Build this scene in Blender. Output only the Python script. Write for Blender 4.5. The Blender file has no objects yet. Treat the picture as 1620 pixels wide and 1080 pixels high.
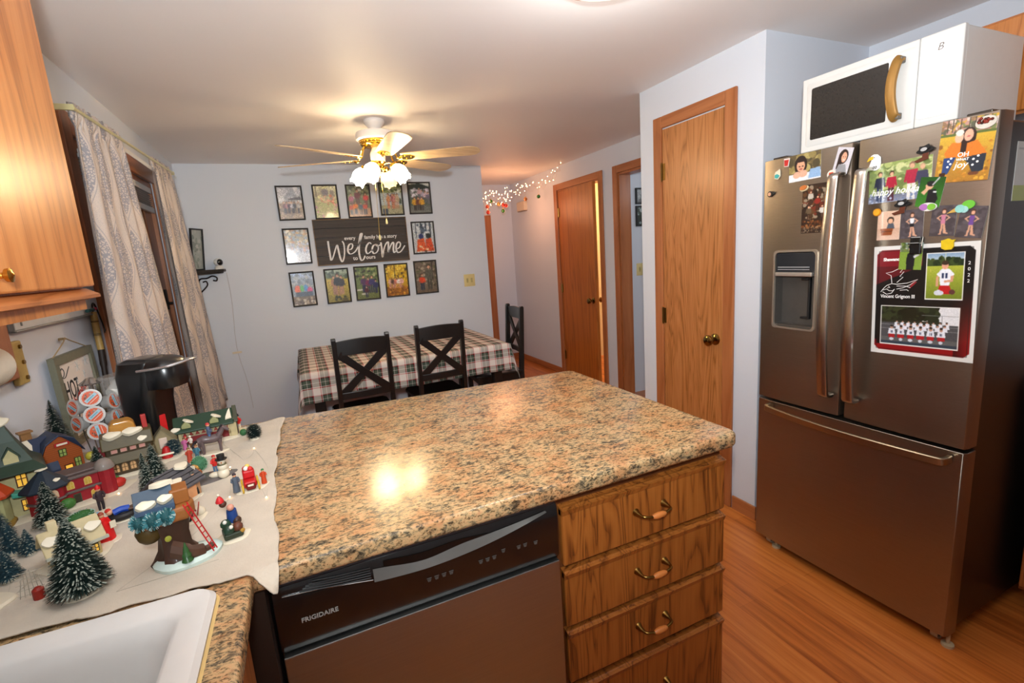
import bpy, bmesh, math, random
import numpy as np
from mathutils import Vector, Matrix, noise as mnoise

# ------------------------------------------------------------------ camera
S = bpy.context.scene
COL = S.collection
def cam_matrix(yaw, pitch, roll, loc):
    cy, sy, cp, sp = math.cos(yaw), math.sin(yaw), math.cos(pitch), math.sin(pitch)
    f = Vector((-sy*cp, cy*cp, sp)); r = Vector((cy, sy, 0)); u = r.cross(f)
    cr, sr = math.cos(roll), math.sin(roll)
    r2 = cr*r + sr*u; u2 = -sr*r + cr*u
    m = Matrix((r2, u2, -f)).transposed().to_4x4()
    m.translation = loc
    return m
cam_d = bpy.data.cameras.new('camera'); cam = bpy.data.objects.new('camera', cam_d); COL.objects.link(cam)
cam.matrix_world = cam_matrix(-.411, -.183, -.070, Vector((0, 0, 1.442)))
cam_d.sensor_width = 36; cam_d.lens = 759.8*36/1620; cam_d.clip_start = .02
S.camera = cam

# ------------------------------------------------------------------ world, lights, exposure
S.view_settings.view_transform = 'Standard'; S.view_settings.look = 'None'
S.view_settings.gamma = 1; S.view_settings.use_curve_mapping = False
S.view_settings.exposure = 0.08
W = bpy.data.worlds.new('world'); S.world = W; W.use_nodes = True
W.node_tree.nodes['Background'].inputs[0].default_value = (.90, .94, 1, 1)
W.node_tree.nodes['Background'].inputs[1].default_value = .22
def lamp(name, kind, loc, energy, color=(1, 1, 1), size=.1, rot=None, **kw):
    d = bpy.data.lights.new(name, kind); d.energy = energy; d.color = color
    if kind == 'AREA':
        d.shape = 'RECTANGLE' if 'size_y' in kw else 'DISK'; d.size = size
        if 'size_y' in kw: d.size_y = kw['size_y']
    else: d.shadow_soft_size = size
    o = bpy.data.objects.new(name, d); COL.objects.link(o); o.location = loc
    if rot: o.rotation_euler = rot
    return o
# camera flash just above the lens, tilted up so that it bounces off the ceiling; the kitchen lamp
fl = lamp('camera_flash', 'SPOT', (-.05, -.06, 1.62), 232, (.90, .97, 1), .05)
fl.data.spot_size = math.radians(160); fl.data.spot_blend = 1
fl.matrix_world = cam_matrix(-.42, .46, -.07, Vector((-.05, -.06, 1.62)))
lamp('kitchen_lamp_light', 'POINT', (1.01, 1.365, 2.10), 8, (1, .96, .92), .15)

# ------------------------------------------------------------------ materials
def lin(c):
    if isinstance(c, str): c = tuple(int(c[i:i+2], 16)/255 for i in (0, 2, 4))
    return tuple(((v+.055)/1.055)**2.4 if v > .04045 else v/12.92 for v in c)
def nodes(name):
    m = bpy.data.materials.new(name); m.use_nodes = True; nt = m.node_tree
    b = nt.nodes['Principled BSDF']
    return m, nt, b
class NT:
    def __init__(s, nt): s.nt = nt
    def n(s, t, **k):
        x = s.nt.nodes.new(t)
        for a, v in k.items(): setattr(x, a, v)
        return x
    def put(s, sock, v):
        if isinstance(v, bpy.types.NodeSocket): s.nt.links.new(v, sock)
        elif v is not None: sock.default_value = v
    def m(s, op, a, b=None, c=None, clamp=False):
        x = s.n('ShaderNodeMath', operation=op, use_clamp=clamp)
        s.put(x.inputs[0], a); s.put(x.inputs[1], b)
        if c is not None: s.put(x.inputs[2], c)
        return x.outputs[0]
    def co(s, kind='Object', scale=(1, 1, 1), rot=(0, 0, 0)):
        t = s.n('ShaderNodeTexCoord'); mp = s.n('ShaderNodeMapping')
        s.put(mp.inputs[0], t.outputs[kind]); mp.inputs['Scale'].default_value = scale; mp.inputs['Rotation'].default_value = rot
        return mp.outputs[0]
    def noise(s, co, scale, detail=4, rough=.5, dist=0):
        x = s.n('ShaderNodeTexNoise'); s.put(x.inputs['Vector'], co)
        x.inputs['Scale'].default_value = scale; x.inputs['Detail'].default_value = detail
        x.inputs['Roughness'].default_value = rough; x.inputs['Distortion'].default_value = dist
        return x.outputs[0]
    def ramp(s, f, stops, const=False):
        x = s.n('ShaderNodeValToRGB'); s.put(x.inputs[0], f); e = x.color_ramp.elements
        if const: x.color_ramp.interpolation = 'CONSTANT'
        while len(e) < len(stops): e.new(.5)
        for i, (p, c) in enumerate(stops):
            e[i].position = p; e[i].color = (*lin(c), 1)
        return x.outputs[0]
    def mix(s, f, a, b, mode='MIX'):
        x = s.n('ShaderNodeMix', data_type='RGBA', blend_type=mode)
        s.put(x.inputs[0], f); s.put(x.inputs[6], a); s.put(x.inputs[7], b)
        return x.outputs[2]
    def bump(s, b, h, strength=.2, dist=.01):
        x = s.n('ShaderNodeBump'); x.inputs['Strength'].default_value = strength; x.inputs['Distance'].default_value = dist
        s.put(x.inputs['Height'], h); s.put(b.inputs['Normal'], x.outputs[0])
MC = {}
def mk(col, rough=.5, metal=0, var=.10, scale=40, bump=0, emit=0, coat=0, spec=.5, name=None):
    key = (col, rough, metal, var, scale, bump, emit, coat, spec)
    if key in MC: return MC[key]
    m, nt, b = nodes(name or 'paint_'+str(col)); t = NT(nt)
    c = lin(col); co = t.co(); f = t.noise(co, scale, 3)
    lo = tuple(v*(1-var) for v in c)+(1,); hi = tuple(min(1, v*(1+var)) for v in c)+(1,)
    out = t.mix(f, lo, hi); t.put(b.inputs['Base Color'], out)
    b.inputs['Roughness'].default_value = rough; b.inputs['Metallic'].default_value = metal
    b.inputs['Specular IOR Level'].default_value = spec
    if coat: b.inputs['Coat Weight'].default_value = coat; b.inputs['Coat Roughness'].default_value = .08
    if emit: b.inputs['Emission Color'].default_value = (*c, 1); b.inputs['Emission Strength'].default_value = emit
    if bump: t.bump(b, t.noise(co, scale*2.2, 5), bump, .004)
    MC[key] = m; return m
def wood(name, dark, mid, light, axis=2, rough=.38, rings=7, sc=3.0, coat=.15):
    m, nt, b = nodes(name); t = NT(nt)
    s = [14, 14, 14]; s[axis] = 1.1
    co = t.co(scale=tuple(v*sc/3 for v in s)); n1 = t.noise(co, .55, 3, .45, .6)
    rg = t.m('FRACT', t.m('MULTIPLY', n1, rings*2.2))
    rg = t.m('SMOOTH_MIN', rg, t.m('SUBTRACT', 1.15, rg), .25)
    s2 = [260, 260, 260]; s2[axis] = 7
    n2 = t.noise(t.co(scale=tuple(s2)), 1, 2, .6); s3 = [40, 40, 40]; s3[axis] = 2
    n3 = t.noise(t.co(scale=tuple(s3)), 1, 3)
    f = t.m('ADD', t.m('MULTIPLY', rg, .5), t.m('ADD', t.m('MULTIPLY', n2, .38), t.m('MULTIPLY', n3, .35)))
    c = t.ramp(f, [(.32, dark), (.52, mid), (.85, light)])
    t.put(b.inputs['Base Color'], c); b.inputs['Roughness'].default_value = rough
    b.inputs['Coat Weight'].default_value = coat; b.inputs['Coat Roughness'].default_value = .25
    t.bump(b, f, .12, .002)
    return m
def steel(name, col, axis, rough=.3):
    m, nt, b = nodes(name); t = NT(nt)
    s = [900, 900, 900]; s[axis] = 6
    n = t.noise(t.co(scale=tuple(s)), 1, 2); big = t.noise(t.co(), 2.5, 2)
    c = lin(col)
    t.put(b.inputs['Base Color'], t.mix(n, tuple(v*.86 for v in c)+(1,), tuple(min(1, v*1.1) for v in c)+(1,)))
    b.inputs['Metallic'].default_value = 1
    t.put(b.inputs['Roughness'], t.m('ADD', t.m('MULTIPLY', big, .14), rough-.07))
    t.bump(b, n, .10, .0006)
    return m
OAKV = wood('oak_vertical', '7a3f18', 'a9622f', 'bd7742', 2)
OAKP = wood('oak_door_skin', '86501f', 'b0703b', 'c08450', 2, rings=9)
OAKX = wood('oak_horizontal', '7a3f18', 'a9622f', 'bd7742', 0)
OAKY = wood('oak_lengthwise', '86491c', 'b06a38', 'bd7742', 1)
OAKC = wood('cherry_oak_cabinet', 'a05c26', 'c47a3c', 'd08c50', 2, rings=3, rough=.3)
OAKD = wood('oak_drawer_front', '5a2c0e', '9c5a22', 'b06c30', 2, rings=8)
TRIM = wood('wood_trim_vertical', '96562c', 'a8663a', 'b67446', 2, rings=2)
TRIMY = wood('wood_trim_lengthwise', '96562c', 'a8663a', 'b67446', 1, rings=2)
HALLD = wood('hall_door_skin', '8e4c14', 'b0641f', 'ba6e2a', 2, rings=3)
BLACKW = mk('14110f', .32, var=.3, scale=60, coat=.2)
STEEL = steel('brushed_steel_vertical', 'a0968a', 1, .36)
STEELH = steel('brushed_steel_handle', 'c0bab2', 2, .25)
STEELD = steel('brushed_steel_horizontal', 'a6a8a6', 0, .36)
BRASS = mk('c79a45', .2, 1, name='brass'); ABRASS = mk('8a6c38', .3, 1, name='antique_brass')
WHITE = mk('dad9d6', .3, var=.03, name='white_enamel'); BLACKP = mk('0d0d0e', .18, var=.2, coat=.5, name='black_plastic')
BLACKM = mk('141415', .5, var=.2, name='black_matte')
SNOW = mk('e8e0d2', .7, var=.06, bump=.3, scale=60, name='painted_snow')
def wallpaint(name, col):
    m, nt, b = nodes(name); t = NT(nt); co = t.co(); c = lin(col)
    t.put(b.inputs['Base Color'], t.mix(t.noise(co, 1.6, 3), tuple(v*.97 for v in c)+(1,), tuple(v*1.02 for v in c)+(1,)))
    b.inputs['Roughness'].default_value = .55; t.bump(b, t.noise(co, 220, 4), .12, .002); return m
WALL = wallpaint('pale_blue_wall_paint', 'd2d8e2')
CEIL = wallpaint('ceiling_paint', 'ece8e6')
CREAM = wallpaint('cream_paint', 'd9c49a')
def granite():
    m, nt, b = nodes('granite_laminate'); t = NT(nt)
    co = t.co(scale=(.62, 1.25, 1), rot=(0, 0, .45)); cc = t.co()
    a = t.noise(co, 95, 7, .72, .5); big = t.noise(cc, 9, 3, .55); mid = t.noise(co, 34, 4, .6, .3)
    f = t.m('ADD', t.m('MULTIPLY', a, .62), t.m('ADD', t.m('MULTIPLY', mid, .26), t.m('MULTIPLY', big, .12)))
    base = t.ramp(f, [(.40, '4a4336'), (.455, '84745a'), (.495, 'ba9c70'), (.54, 'caa476'), (.61, 'c8966c')])
    sal = t.ramp(t.noise(cc, 14, 3, .6), [(.45, 'ffffff'), (.62, 'eec0a6')])
    base = t.mix(.55, base, sal, 'MULTIPLY')
    dk = t.ramp(t.noise(co, 170, 4, .7, .2), [(.40, '38332a'), (.475, 'ffffff')])
    c = t.mix(.75, base, dk, 'MULTIPLY')
    t.put(b.inputs['Base Color'], c); b.inputs['Roughness'].default_value = .20
    t.bump(b, t.noise(cc, 130, 3), .05, .001)
    return m
GRAN = granite()
def floor_mat():
    m, nt, b = nodes('laminate_plank_floor'); t = NT(nt)
    co = t.co(rot=(0, 0, math.pi/2)); br = t.n('ShaderNodeTexBrick'); t.put(br.inputs['Vector'], co)
    br.inputs['Scale'].default_value = 1; br.inputs['Brick Width'].default_value = 1.2; br.inputs['Row Height'].default_value = .095
    br.inputs['Mortar Size'].default_value = .0008; br.offset = .37
    br.inputs['Color1'].default_value = (.2, .2, .2, 1); br.inputs['Color2'].default_value = (.8, .8, .8, 1); br.inputs['Mortar'].default_value = (0, 0, 0, 1)
    g = t.noise(t.co(scale=(40, 2.2, 1)), 1, 5, .6, .5)
    f = t.m('ADD', t.m('MULTIPLY', g, .75), t.m('MULTIPLY', br.outputs[0], .25))
    c = t.ramp(f, [(.28, '8a4216'), (.5, 'c47030'), (.75, 'd88a44')])
    t.put(b.inputs['Base Color'], c); b.inputs['Roughness'].default_value = .3
    t.bump(b, f, .08, .002); return m
FLOORM = floor_mat()
def plaid():
    m, nt, b = nodes('plaid_fabric'); t = NT(nt)
    uv = t.n('ShaderNodeUVMap').outputs[0]; sp = t.n('ShaderNodeSeparateXYZ'); t.put(sp.inputs[0], uv)
    def band(v):
        f = t.m('FRACT', t.m('DIVIDE', v, .115))
        return t.ramp(f, [(0, 'e2dcd6'), (.36, 'b01822'), (.42, 'e2dcd6'), (.46, '2e3a30'), (.54, '4c5a4c'), (.68, 'd8d2cc'), (.71, '4c5a4c'), (.85, '1c201e'), (.92, 'b01822'), (.97, 'e2dcd6')], True)
    c = t.mix(.5, band(sp.outputs[0]), band(sp.outputs[1]))
    c2 = t.mix(1, c, (.87, .85, .84, 1), 'MULTIPLY')
    t.put(b.inputs['Base Color'], c2); b.inputs['Roughness'].default_value = .9; return m
PLAID = plaid()
def curtain_mat():
    m, nt, b = nodes('leaf_print_sheer_fabric'); t = NT(nt)
    uv = t.n('ShaderNodeUVMap').outputs[0]; sp = t.n('ShaderNodeSeparateXYZ'); t.put(sp.inputs[0], uv)
    U = t.m('DIVIDE', sp.outputs[0], .22); V = t.m('DIVIDE', sp.outputs[1], .38)
    def leaf(du, dv, k, pw=1.25):
        a = t.m('ABSOLUTE', t.m('SUBTRACT', t.m('FRACT', t.m('ADD', U, du)), .5))
        c = t.m('COSINE', t.m('MULTIPLY', t.m('SUBTRACT', t.m('FRACT', t.m('ADD', V, dv)), .5), math.pi))
        c = t.m('POWER', t.m('MAXIMUM', c, 0), pw)
        return t.m('SUBTRACT', t.m('MULTIPLY', c, k), t.m('MULTIPLY', a, 2))
    A, B = leaf(0, 0, .52), leaf(.5, .5, .52)
    d = t.m('MAXIMUM', A, B)
    fill = t.m('GREATER_THAN', d, .10); edge = t.m('LESS_THAN', t.m('ABSOLUTE', t.m('SUBTRACT', d, .02)), .014)
    vo = t.n('ShaderNodeTexVoronoi', feature='DISTANCE_TO_EDGE'); t.put(vo.inputs['Vector'], uv); vo.inputs['Scale'].default_value = 95
    spk = t.m('LESS_THAN', vo.outputs[0], .13)
    nz = t.m('GREATER_THAN', t.noise(uv, 330, 2), .52)
    f = t.m('MULTIPLY', fill, t.m('MAXIMUM', spk, t.m('MULTIPLY', nz, .35)))
    f = t.m('MAXIMUM', t.m('MULTIPLY', f, .72), t.m('MULTIPLY', edge, .5))
    fine = t.m('MULTIPLY', t.m('GREATER_THAN', t.noise(uv, 260, 2), .55), .18)
    f = t.m('MAXIMUM', f, fine)
    c = t.mix(f, (*lin('e6dad0'), 1), (*lin('8c90a0'), 1))
    t.put(b.inputs['Base Color'], c); b.inputs['Roughness'].default_value = .85
    tr = t.n('ShaderNodeBsdfTranslucent'); t.put(tr.inputs[0], c)
    mx = t.n('ShaderNodeMixShader'); mx.inputs[0].default_value = .25
    t.put(mx.inputs[1], b.outputs[0]); t.put(mx.inputs[2], tr.outputs[0])
    t.put(nt.nodes['Material Output'].inputs[0], mx.outputs[0]); return m
CURT = curtain_mat()
def glass(name, col='ffffff', rough=.02, tint=1.0, alpha=.15):
    m, nt, b = nodes(name); t = NT(nt)
    b.inputs['Base Color'].default_value = (*lin(col), 1); b.inputs['Roughness'].default_value = rough
    b.inputs['Alpha'].default_value = alpha; b.inputs['Specular IOR Level'].default_value = .8
    t.put(b.inputs['Roughness'], t.m('ADD', t.m('MULTIPLY', t.noise(t.co(), 20, 2), .03), rough))
    return m
GLASS = glass('clear_glass'); SMOKE = glass('smoky_plastic', 'a8a29c', .1, alpha=.4)
def print_mat():
    m, nt, b = nodes('glossy_print'); t = NT(nt)
    a = t.n('ShaderNodeAttribute', attribute_name='Col'); t.put(b.inputs['Base Color'], a.outputs[0])
    b.inputs['Roughness'].default_value = .3; b.inputs['Coat Weight'].default_value = .4; b.inputs['Coat Roughness'].default_value = .06
    return m
PRINT = print_mat()

# ------------------------------------------------------------------ mesh helpers
def tag(o, label=None, cat=None, group=None, kind=None):
    if label: o['label'] = label
    if cat: o['category'] = cat
    if group: o['group'] = group
    if kind: o['kind'] = kind
    return o
def thing(name, label, cat, loc=(0, 0, 0), rz=0, group=None):
    o = bpy.data.objects.new(name, None); COL.objects.link(o); o.empty_display_size = .05
    o.location = loc; o.rotation_euler = (0, 0, rz)
    return tag(o, label, cat, group)
def copy_tree(o, parent=None):
    c = o.copy(); COL.objects.link(c)
    if parent: c.parent = parent
    for ch in list(o.children): copy_tree(ch, c)
    return c
class MB:
    def __init__(s, M=None): s.v = []; s.f = []; s.uv = []; s.mi = []; s.cur = 0; s.M = M
    def add(s, vs, fs, M=None):
        n = len(s.v)
        for p in vs:
            p = Vector(p)
            if M is not None: p = M @ p
            if s.M is not None: p = s.M @ p
            s.v.append(tuple(p))
        for f in fs: s.f.append(tuple(i+n for i in f)); s.mi.append(s.cur)
        return s
    def box(s, x0, x1, y0, y1, z0, z1, M=None):
        return s.add([(x0,y0,z0),(x1,y0,z0),(x1,y1,z0),(x0,y1,z0),(x0,y0,z1),(x1,y0,z1),(x1,y1,z1),(x0,y1,z1)],
                     [(0,3,2,1),(4,5,6,7),(0,1,5,4),(1,2,6,5),(2,3,7,6),(3,0,4,7)], M)
    def cyl(s, p0, p1, r0, r1=None, n=16, cap=True):
        if r1 is None: r1 = r0
        p0, p1 = Vector(p0), Vector(p1); d = (p1-p0).normalized()
        a = d.orthogonal().normalized(); b = d.cross(a)
        vs = [p0+(a*math.cos(2*math.pi*i/n)+b*math.sin(2*math.pi*i/n))*r0 for i in range(n)]
        vs += [p1+(a*math.cos(2*math.pi*i/n)+b*math.sin(2*math.pi*i/n))*r1 for i in range(n)]
        fs = [(i, (i+1) % n, n+(i+1) % n, n+i) for i in range(n)]
        if cap: fs += [tuple(range(n-1, -1, -1)), tuple(range(n, 2*n))]
        return s.add(vs, fs)
    def lathe(s, prof, c=(0, 0, 0), n=20, M=None, cap=True, sx=1, sy=1):
        vs = []; fs = []
        for r, z in prof:
            for i in range(n):
                a = 2*math.pi*i/n; vs.append((c[0]+r*sx*math.cos(a), c[1]+r*sy*math.sin(a), c[2]+z))
        for k in range(len(prof)-1):
            for i in range(n): fs.append((k*n+i, k*n+(i+1) % n, (k+1)*n+(i+1) % n, (k+1)*n+i))
        if cap: fs += [tuple(range(n-1, -1, -1)), tuple(range((len(prof)-1)*n, len(prof)*n))]
        return s.add(vs, fs, M)
    def ball(s, c, r, n=12, sx=1, sy=1, sz=1):
        k = max(5, n//2)
        return s.lathe([(max(1e-4, r*math.sin(math.pi*i/k)), -r*sz*math.cos(math.pi*i/k)) for i in range(k+1)], c, n, None, True, sx, sy)
    def tube(s, pts, r, n=8, flat=1.0, up=None):
        pts = [Vector(p) for p in pts]; rings = []; a = None
        for i, p in enumerate(pts):
            d = (pts[min(i+1, len(pts)-1)]-pts[max(i-1, 0)]).normalized()
            if up is not None: a = Vector(up).cross(d).normalized()
            elif a is None: a = d.orthogonal().normalized()
            else: a = (a-d*a.dot(d)).normalized()
            b = d.cross(a); rr = float(np.interp(i*(len(r)-1)/max(1, len(pts)-1), range(len(r)), r)) if isinstance(r, (list, tuple)) else r
            rings.append([p+a*math.cos(2*math.pi*k/n)*rr+b*math.sin(2*math.pi*k/n)*rr*flat for k in range(n)])
        vs = [v for q in rings for v in q]; m = len(rings)
        fs = [(i*n+k, i*n+(k+1) % n, (i+1)*n+(k+1) % n, (i+1)*n+k) for i in range(m-1) for k in range(n)]
        fs += [tuple(range(n-1, -1, -1)), tuple(range((m-1)*n, m*n))]
        return s.add(vs, fs)
    def prism(s, poly, d0, d1, axis='z', M=None):
        # polygon (2-D) extruded along an axis: 'z' -> (x,y), 'y' -> (x,z), 'x' -> (y,z)
        def P(a, b, d): return {'z': (a, b, d), 'y': (a, d, b), 'x': (d, a, b)}[axis]
        n = len(poly); vs = [P(a, b, d0) for a, b in poly]+[P(a, b, d1) for a, b in poly]
        fs = [(i, (i+1) % n, n+(i+1) % n, n+i) for i in range(n)]+[tuple(range(n-1, -1, -1)), tuple(range(n, 2*n))]
        return s.add(vs, fs, M)
    def loft(s, loops, cap0=False, cap1=False):
        n = len(loops[0]); vs = [p for l in loops for p in l]; m = len(loops)
        fs = [(i*n+k, i*n+(k+1) % n, (i+1)*n+(k+1) % n, (i+1)*n+k) for i in range(m-1) for k in range(n)]
        if cap0: fs.append(tuple(range(n-1, -1, -1)))
        if cap1: fs.append(tuple(range((m-1)*n, m*n)))
        return s.add(vs, fs)
    def build(s, name, mats, parent=None, smooth=False, bevel=0, seg=2, sub=0, label=None):
        me = bpy.data.meshes.new(name); me.from_pydata(s.v, [], s.f); me.update()
        bm = bmesh.new(); bm.from_mesh(me); bmesh.ops.recalc_face_normals(bm, faces=bm.faces); bm.to_mesh(me); bm.free()
        for m in (mats if isinstance(mats, (list, tuple)) else [mats]): me.materials.append(m)
        if any(s.mi): me.polygons.foreach_set('material_index', s.mi)
        o = bpy.data.objects.new(name, me); COL.objects.link(o)
        if parent: o.parent = parent
        if smooth:
            me.polygons.foreach_set('use_smooth', [True]*len(me.polygons))
            try: me.set_sharp_from_angle(angle=math.radians(38))
            except Exception: pass
        if bevel:
            md = o.modifiers.new('bevel', 'BEVEL'); md.width = bevel; md.segments = seg; md.limit_method = 'ANGLE'; md.angle_limit = math.radians(35)
        if sub: md = o.modifiers.new('sub', 'SUBSURF'); md.levels = sub; md.render_levels = sub
        if label: o['label'] = label
        return o
def rrect(x0, x1, y0, y1, r, n=5):
    out = []
    for cx, cy, a0 in ((x1-r, y1-r, 0), (x0+r, y1-r, 90), (x0+r, y0+r, 180), (x1-r, y0+r, 270)):
        for i in range(n+1):
            a = math.radians(a0+90*i/n); out.append((cx+r*math.cos(a), cy+r*math.sin(a)))
    return out
def smooth_path(pts, k=6):
    P = [Vector(p) for p in pts]; out = []
    for i in range(len(P)-1):
        a, b, c, d = P[max(i-1, 0)], P[i], P[i+1], P[min(i+2, len(P)-1)]
        for j in range(k):
            t = j/k; out.append(.5*((2*b)+(c-a)*t+(2*a-5*b+4*c-d)*t*t+(3*b-a-3*c+d)*t**3))
    out.append(P[-1]); return out
def RZ(a): return Matrix.Rotation(a, 4, 'Z')
def TR(x, y, z): return Matrix.Translation((x, y, z))
def face_x(x, y, z, ang=0):   # local (right, up, out) plane whose outward normal is -X (fridge front); right = -Y
    return TR(x, y, z) @ Matrix(((0, 0, -1, 0), (-1, 0, 0, 0), (0, 1, 0, 0), (0, 0, 0, 1))) @ Matrix.Rotation(ang, 4, 'Z')
def face_y(x, y, z, ang=0):   # outward normal -Y (back wall), right = +X
    return TR(x, y, z) @ Matrix(((1, 0, 0, 0), (0, 0, -1, 0), (0, 1, 0, 0), (0, 0, 0, 1))) @ Matrix.Rotation(ang, 4, 'Z')
def face_px(x, y, z, ang=0):  # outward normal +X (left wall), right = +Y
    return TR(x, y, z) @ Matrix(((0, 0, 1, 0), (1, 0, 0, 0), (0, 1, 0, 0), (0, 0, 0, 1))) @ Matrix.Rotation(ang, 4, 'Z')
def text(s, size, M, mat, name='lettering', parent=None, align='LEFT', ext=.0004, shear=0, bold=0, sx=1, label=None):
    cu = bpy.data.curves.new(name, 'FONT'); cu.body = s; cu.size = size; cu.align_x = align; cu.extrude = ext; cu.shear = shear; cu.offset = bold
    cu.resolution_u = 3
    t = bpy.data.objects.new('t', cu); COL.objects.link(t); dg = bpy.context.evaluated_depsgraph_get()
    me = bpy.data.meshes.new_from_object(t.evaluated_get(dg)); bpy.data.objects.remove(t)
    me.transform(M @ Matrix.Diagonal((sx, 1, 1, 1))); me.materials.clear(); me.materials.append(mat)
    o = bpy.data.objects.new(name, me); COL.objects.link(o)
    if parent: o.parent = parent
    if label: o['label'] = label
    return o

# ------------------------------------------------------------------ painted prints
class Pic:
    def __init__(s, w, h, c='888888', seed=0):
        s.w, s.h = w, h; s.a = np.zeros((h, w, 3)); s.a[:] = s.c(c); s.r = np.random.RandomState(seed)
        s.Y, s.X = np.mgrid[0:h, 0:w]; s.X = (s.X+.5)/w; s.Y = (s.Y+.5)/h
    def c(s, c): return np.array([int(c[i:i+2], 16)/255 for i in (0, 2, 4)])
    def grad(s, y0, y1, a, b):
        k = (s.Y >= y0) & (s.Y < y1); t = ((s.Y-y0)/(y1-y0))[..., None]
        s.a = np.where(k[..., None], s.c(a)*(1-t)+s.c(b)*t, s.a); return s
    def rect(s, x0, y0, x1, y1, c): s.a[(s.X >= x0) & (s.X < x1) & (s.Y >= y0) & (s.Y < y1)] = s.c(c); return s
    def ell(s, cx, cy, rx, ry, c): s.a[((s.X-cx)/rx)**2+((s.Y-cy)/ry)**2 < 1] = s.c(c); return s
    def poly(s, pts, c):
        k = np.zeros(s.X.shape, bool); n = len(pts)
        for i in range(n):
            (x0, y0), (x1, y1) = pts[i], pts[(i+1) % n]
            if y0 == y1: continue
            cr = ((s.Y >= min(y0, y1)) & (s.Y < max(y0, y1))) & (s.X < x0+(s.Y-y0)*(x1-x0)/(y1-y0)); k ^= cr
        s.a[k] = s.c(c); return s
    def spots(s, x0, y0, x1, y1, cols, n, r):
        for i in range(n):
            x, y = s.r.uniform(x0, x1), s.r.uniform(y0, y1); q = r*s.r.uniform(.4, 1.2)
            s.ell(x, y, q, q*s.w/s.h*s.r.uniform(.6, 1.2), cols[s.r.randint(len(cols))])
        return s
    def grain(s, k): s.a = np.clip(s.a*(1+k*s.r.randn(s.h, s.w, 1)), 0, 1); return s
    def person(s, x, y, h, shirt, pants, hair='3a2418', skin='d8a585', w=1.0):
        # x centre, y feet, h height in picture heights
        u = h*s.h/s.w*w
        s.rect(x-u*.09, y-h*.48, x-u*.01, y, pants); s.rect(x+u*.01, y-h*.48, x+u*.09, y, pants)
        s.poly([(x-u*.13, y-h*.80), (x+u*.13, y-h*.80), (x+u*.10, y-h*.44), (x-u*.10, y-h*.44)], shirt)
        s.poly([(x-u*.13, y-h*.8), (x-u*.18, y-h*.5), (x-u*.13, y-h*.48), (x-u*.08, y-h*.7)], shirt)
        s.poly([(x+u*.13, y-h*.8), (x+u*.18, y-h*.5), (x+u*.13, y-h*.48), (x+u*.08, y-h*.7)], shirt)
        s.ell(x, y-h*.915, u*.075, h*.085, hair); s.ell(x, y-h*.89, u*.056, h*.065, skin); return s
def soft(p, k=1):
    for _ in range(k):
        a = np.pad(p.a, ((1, 1), (1, 1), (0, 0)), 'edge'); p.a = (a[:-2, 1:-1]+a[2:, 1:-1]+a[1:-1, :-2]+a[1:-1, 2:]+2*a[1:-1, 1:-1])/6
    return p
def board(pic, M, w, h, name, parent=None, th=.0006, mat=None, label=None):
    """thin printed sheet, centre at M, the picture on its outer face"""
    W_, H_ = pic.w, pic.h; xs = np.linspace(-w/2, w/2, W_+1); ys = np.linspace(h/2, -h/2, H_+1)
    X, Y = np.meshgrid(xs, ys); v = np.stack([X.ravel(), Y.ravel(), np.full(X.size, th)], 1)
    idx = np.arange((W_+1)*(H_+1)).reshape(H_+1, W_+1)
    f = np.stack([idx[:-1, :-1].ravel(), idx[1:, :-1].ravel(), idx[1:, 1:].ravel(), idx[:-1, 1:].ravel()], 1).tolist()
    cols = pic.a.reshape(-1, 3).tolist()
    n = len(v); v = v.tolist()+[(-w/2, h/2, 0), (w/2, h/2, 0), (w/2, -h/2, 0), (-w/2, -h/2, 0)]
    tl, tr_, br_, bl = int(idx[0, 0]), int(idx[0, -1]), int(idx[-1, -1]), int(idx[-1, 0])
    f += [(n, n+1, n+2, n+3), (n, int(idx[0, 0]))+(tr_, n+1), (n+1, tr_, br_, n+2), (n+2, br_, bl, n+3), (n+3, bl, tl, n)]
    cols += [[.85, .85, .84]]*5
    me = bpy.data.meshes.new(name); me.from_pydata(v, [], f); me.transform(M)
    ca = me.color_attributes.new('Col', 'FLOAT_COLOR', 'CORNER')
    lc = np.array(cols); lc = np.where(lc > .04045, ((lc+.055)/1.055)**2.4, lc/12.92)
    lc = np.repeat(np.concatenate([lc, np.ones((len(lc), 1))], 1), 4, axis=0)
    ca.data.foreach_set('color', lc.astype('f').ravel()); me.materials.append(mat or PRINT)
    o = bpy.data.objects.new(name, me); COL.objects.link(o)
    if parent: o.parent = parent
    if label: o['label'] = label
    return o
# ------------------------------------------------------------------ the setting
XL, YW, XWE, XH, XP, YP1, YP2, ZC = -.76, 4.684, 1.833, 2.713, 1.994, 1.602, 2.444, 2.309
def struct(mb, name, mat, parent=None, **k):
    o = mb.build(name, mat, parent, **k)
    if parent is None: o['kind'] = 'structure'
    return o
struct(MB().box(-.9, 4.6, -1.6, 6.2, -.05, 0), 'floor', FLOORM)
struct(MB().box(-.9, 4.6, -1.6, 6.2, ZC, ZC+.05), 'ceiling', CEIL)
w = MB(); w.box(XL-.12, XL, -1.6, 2.61, 0, ZC).box(XL-.12, XL, 3.90, 4.80, 0, ZC).box(XL-.12, XL, 2.61, 3.90, 2.04, ZC)
struct(w, 'wall_left', WALL)
struct(MB().box(XL, XWE, YW, YW+.12, 0, ZC), 'wall_back', WALL)
struct(MB().box(XP, XH, YP1, YP2, 0, ZC), 'wall_pantry', WALL)
struct(MB().box(XH, XH+.10, -1.6, YP1, 0, ZC), 'wall_right', WALL)
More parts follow.
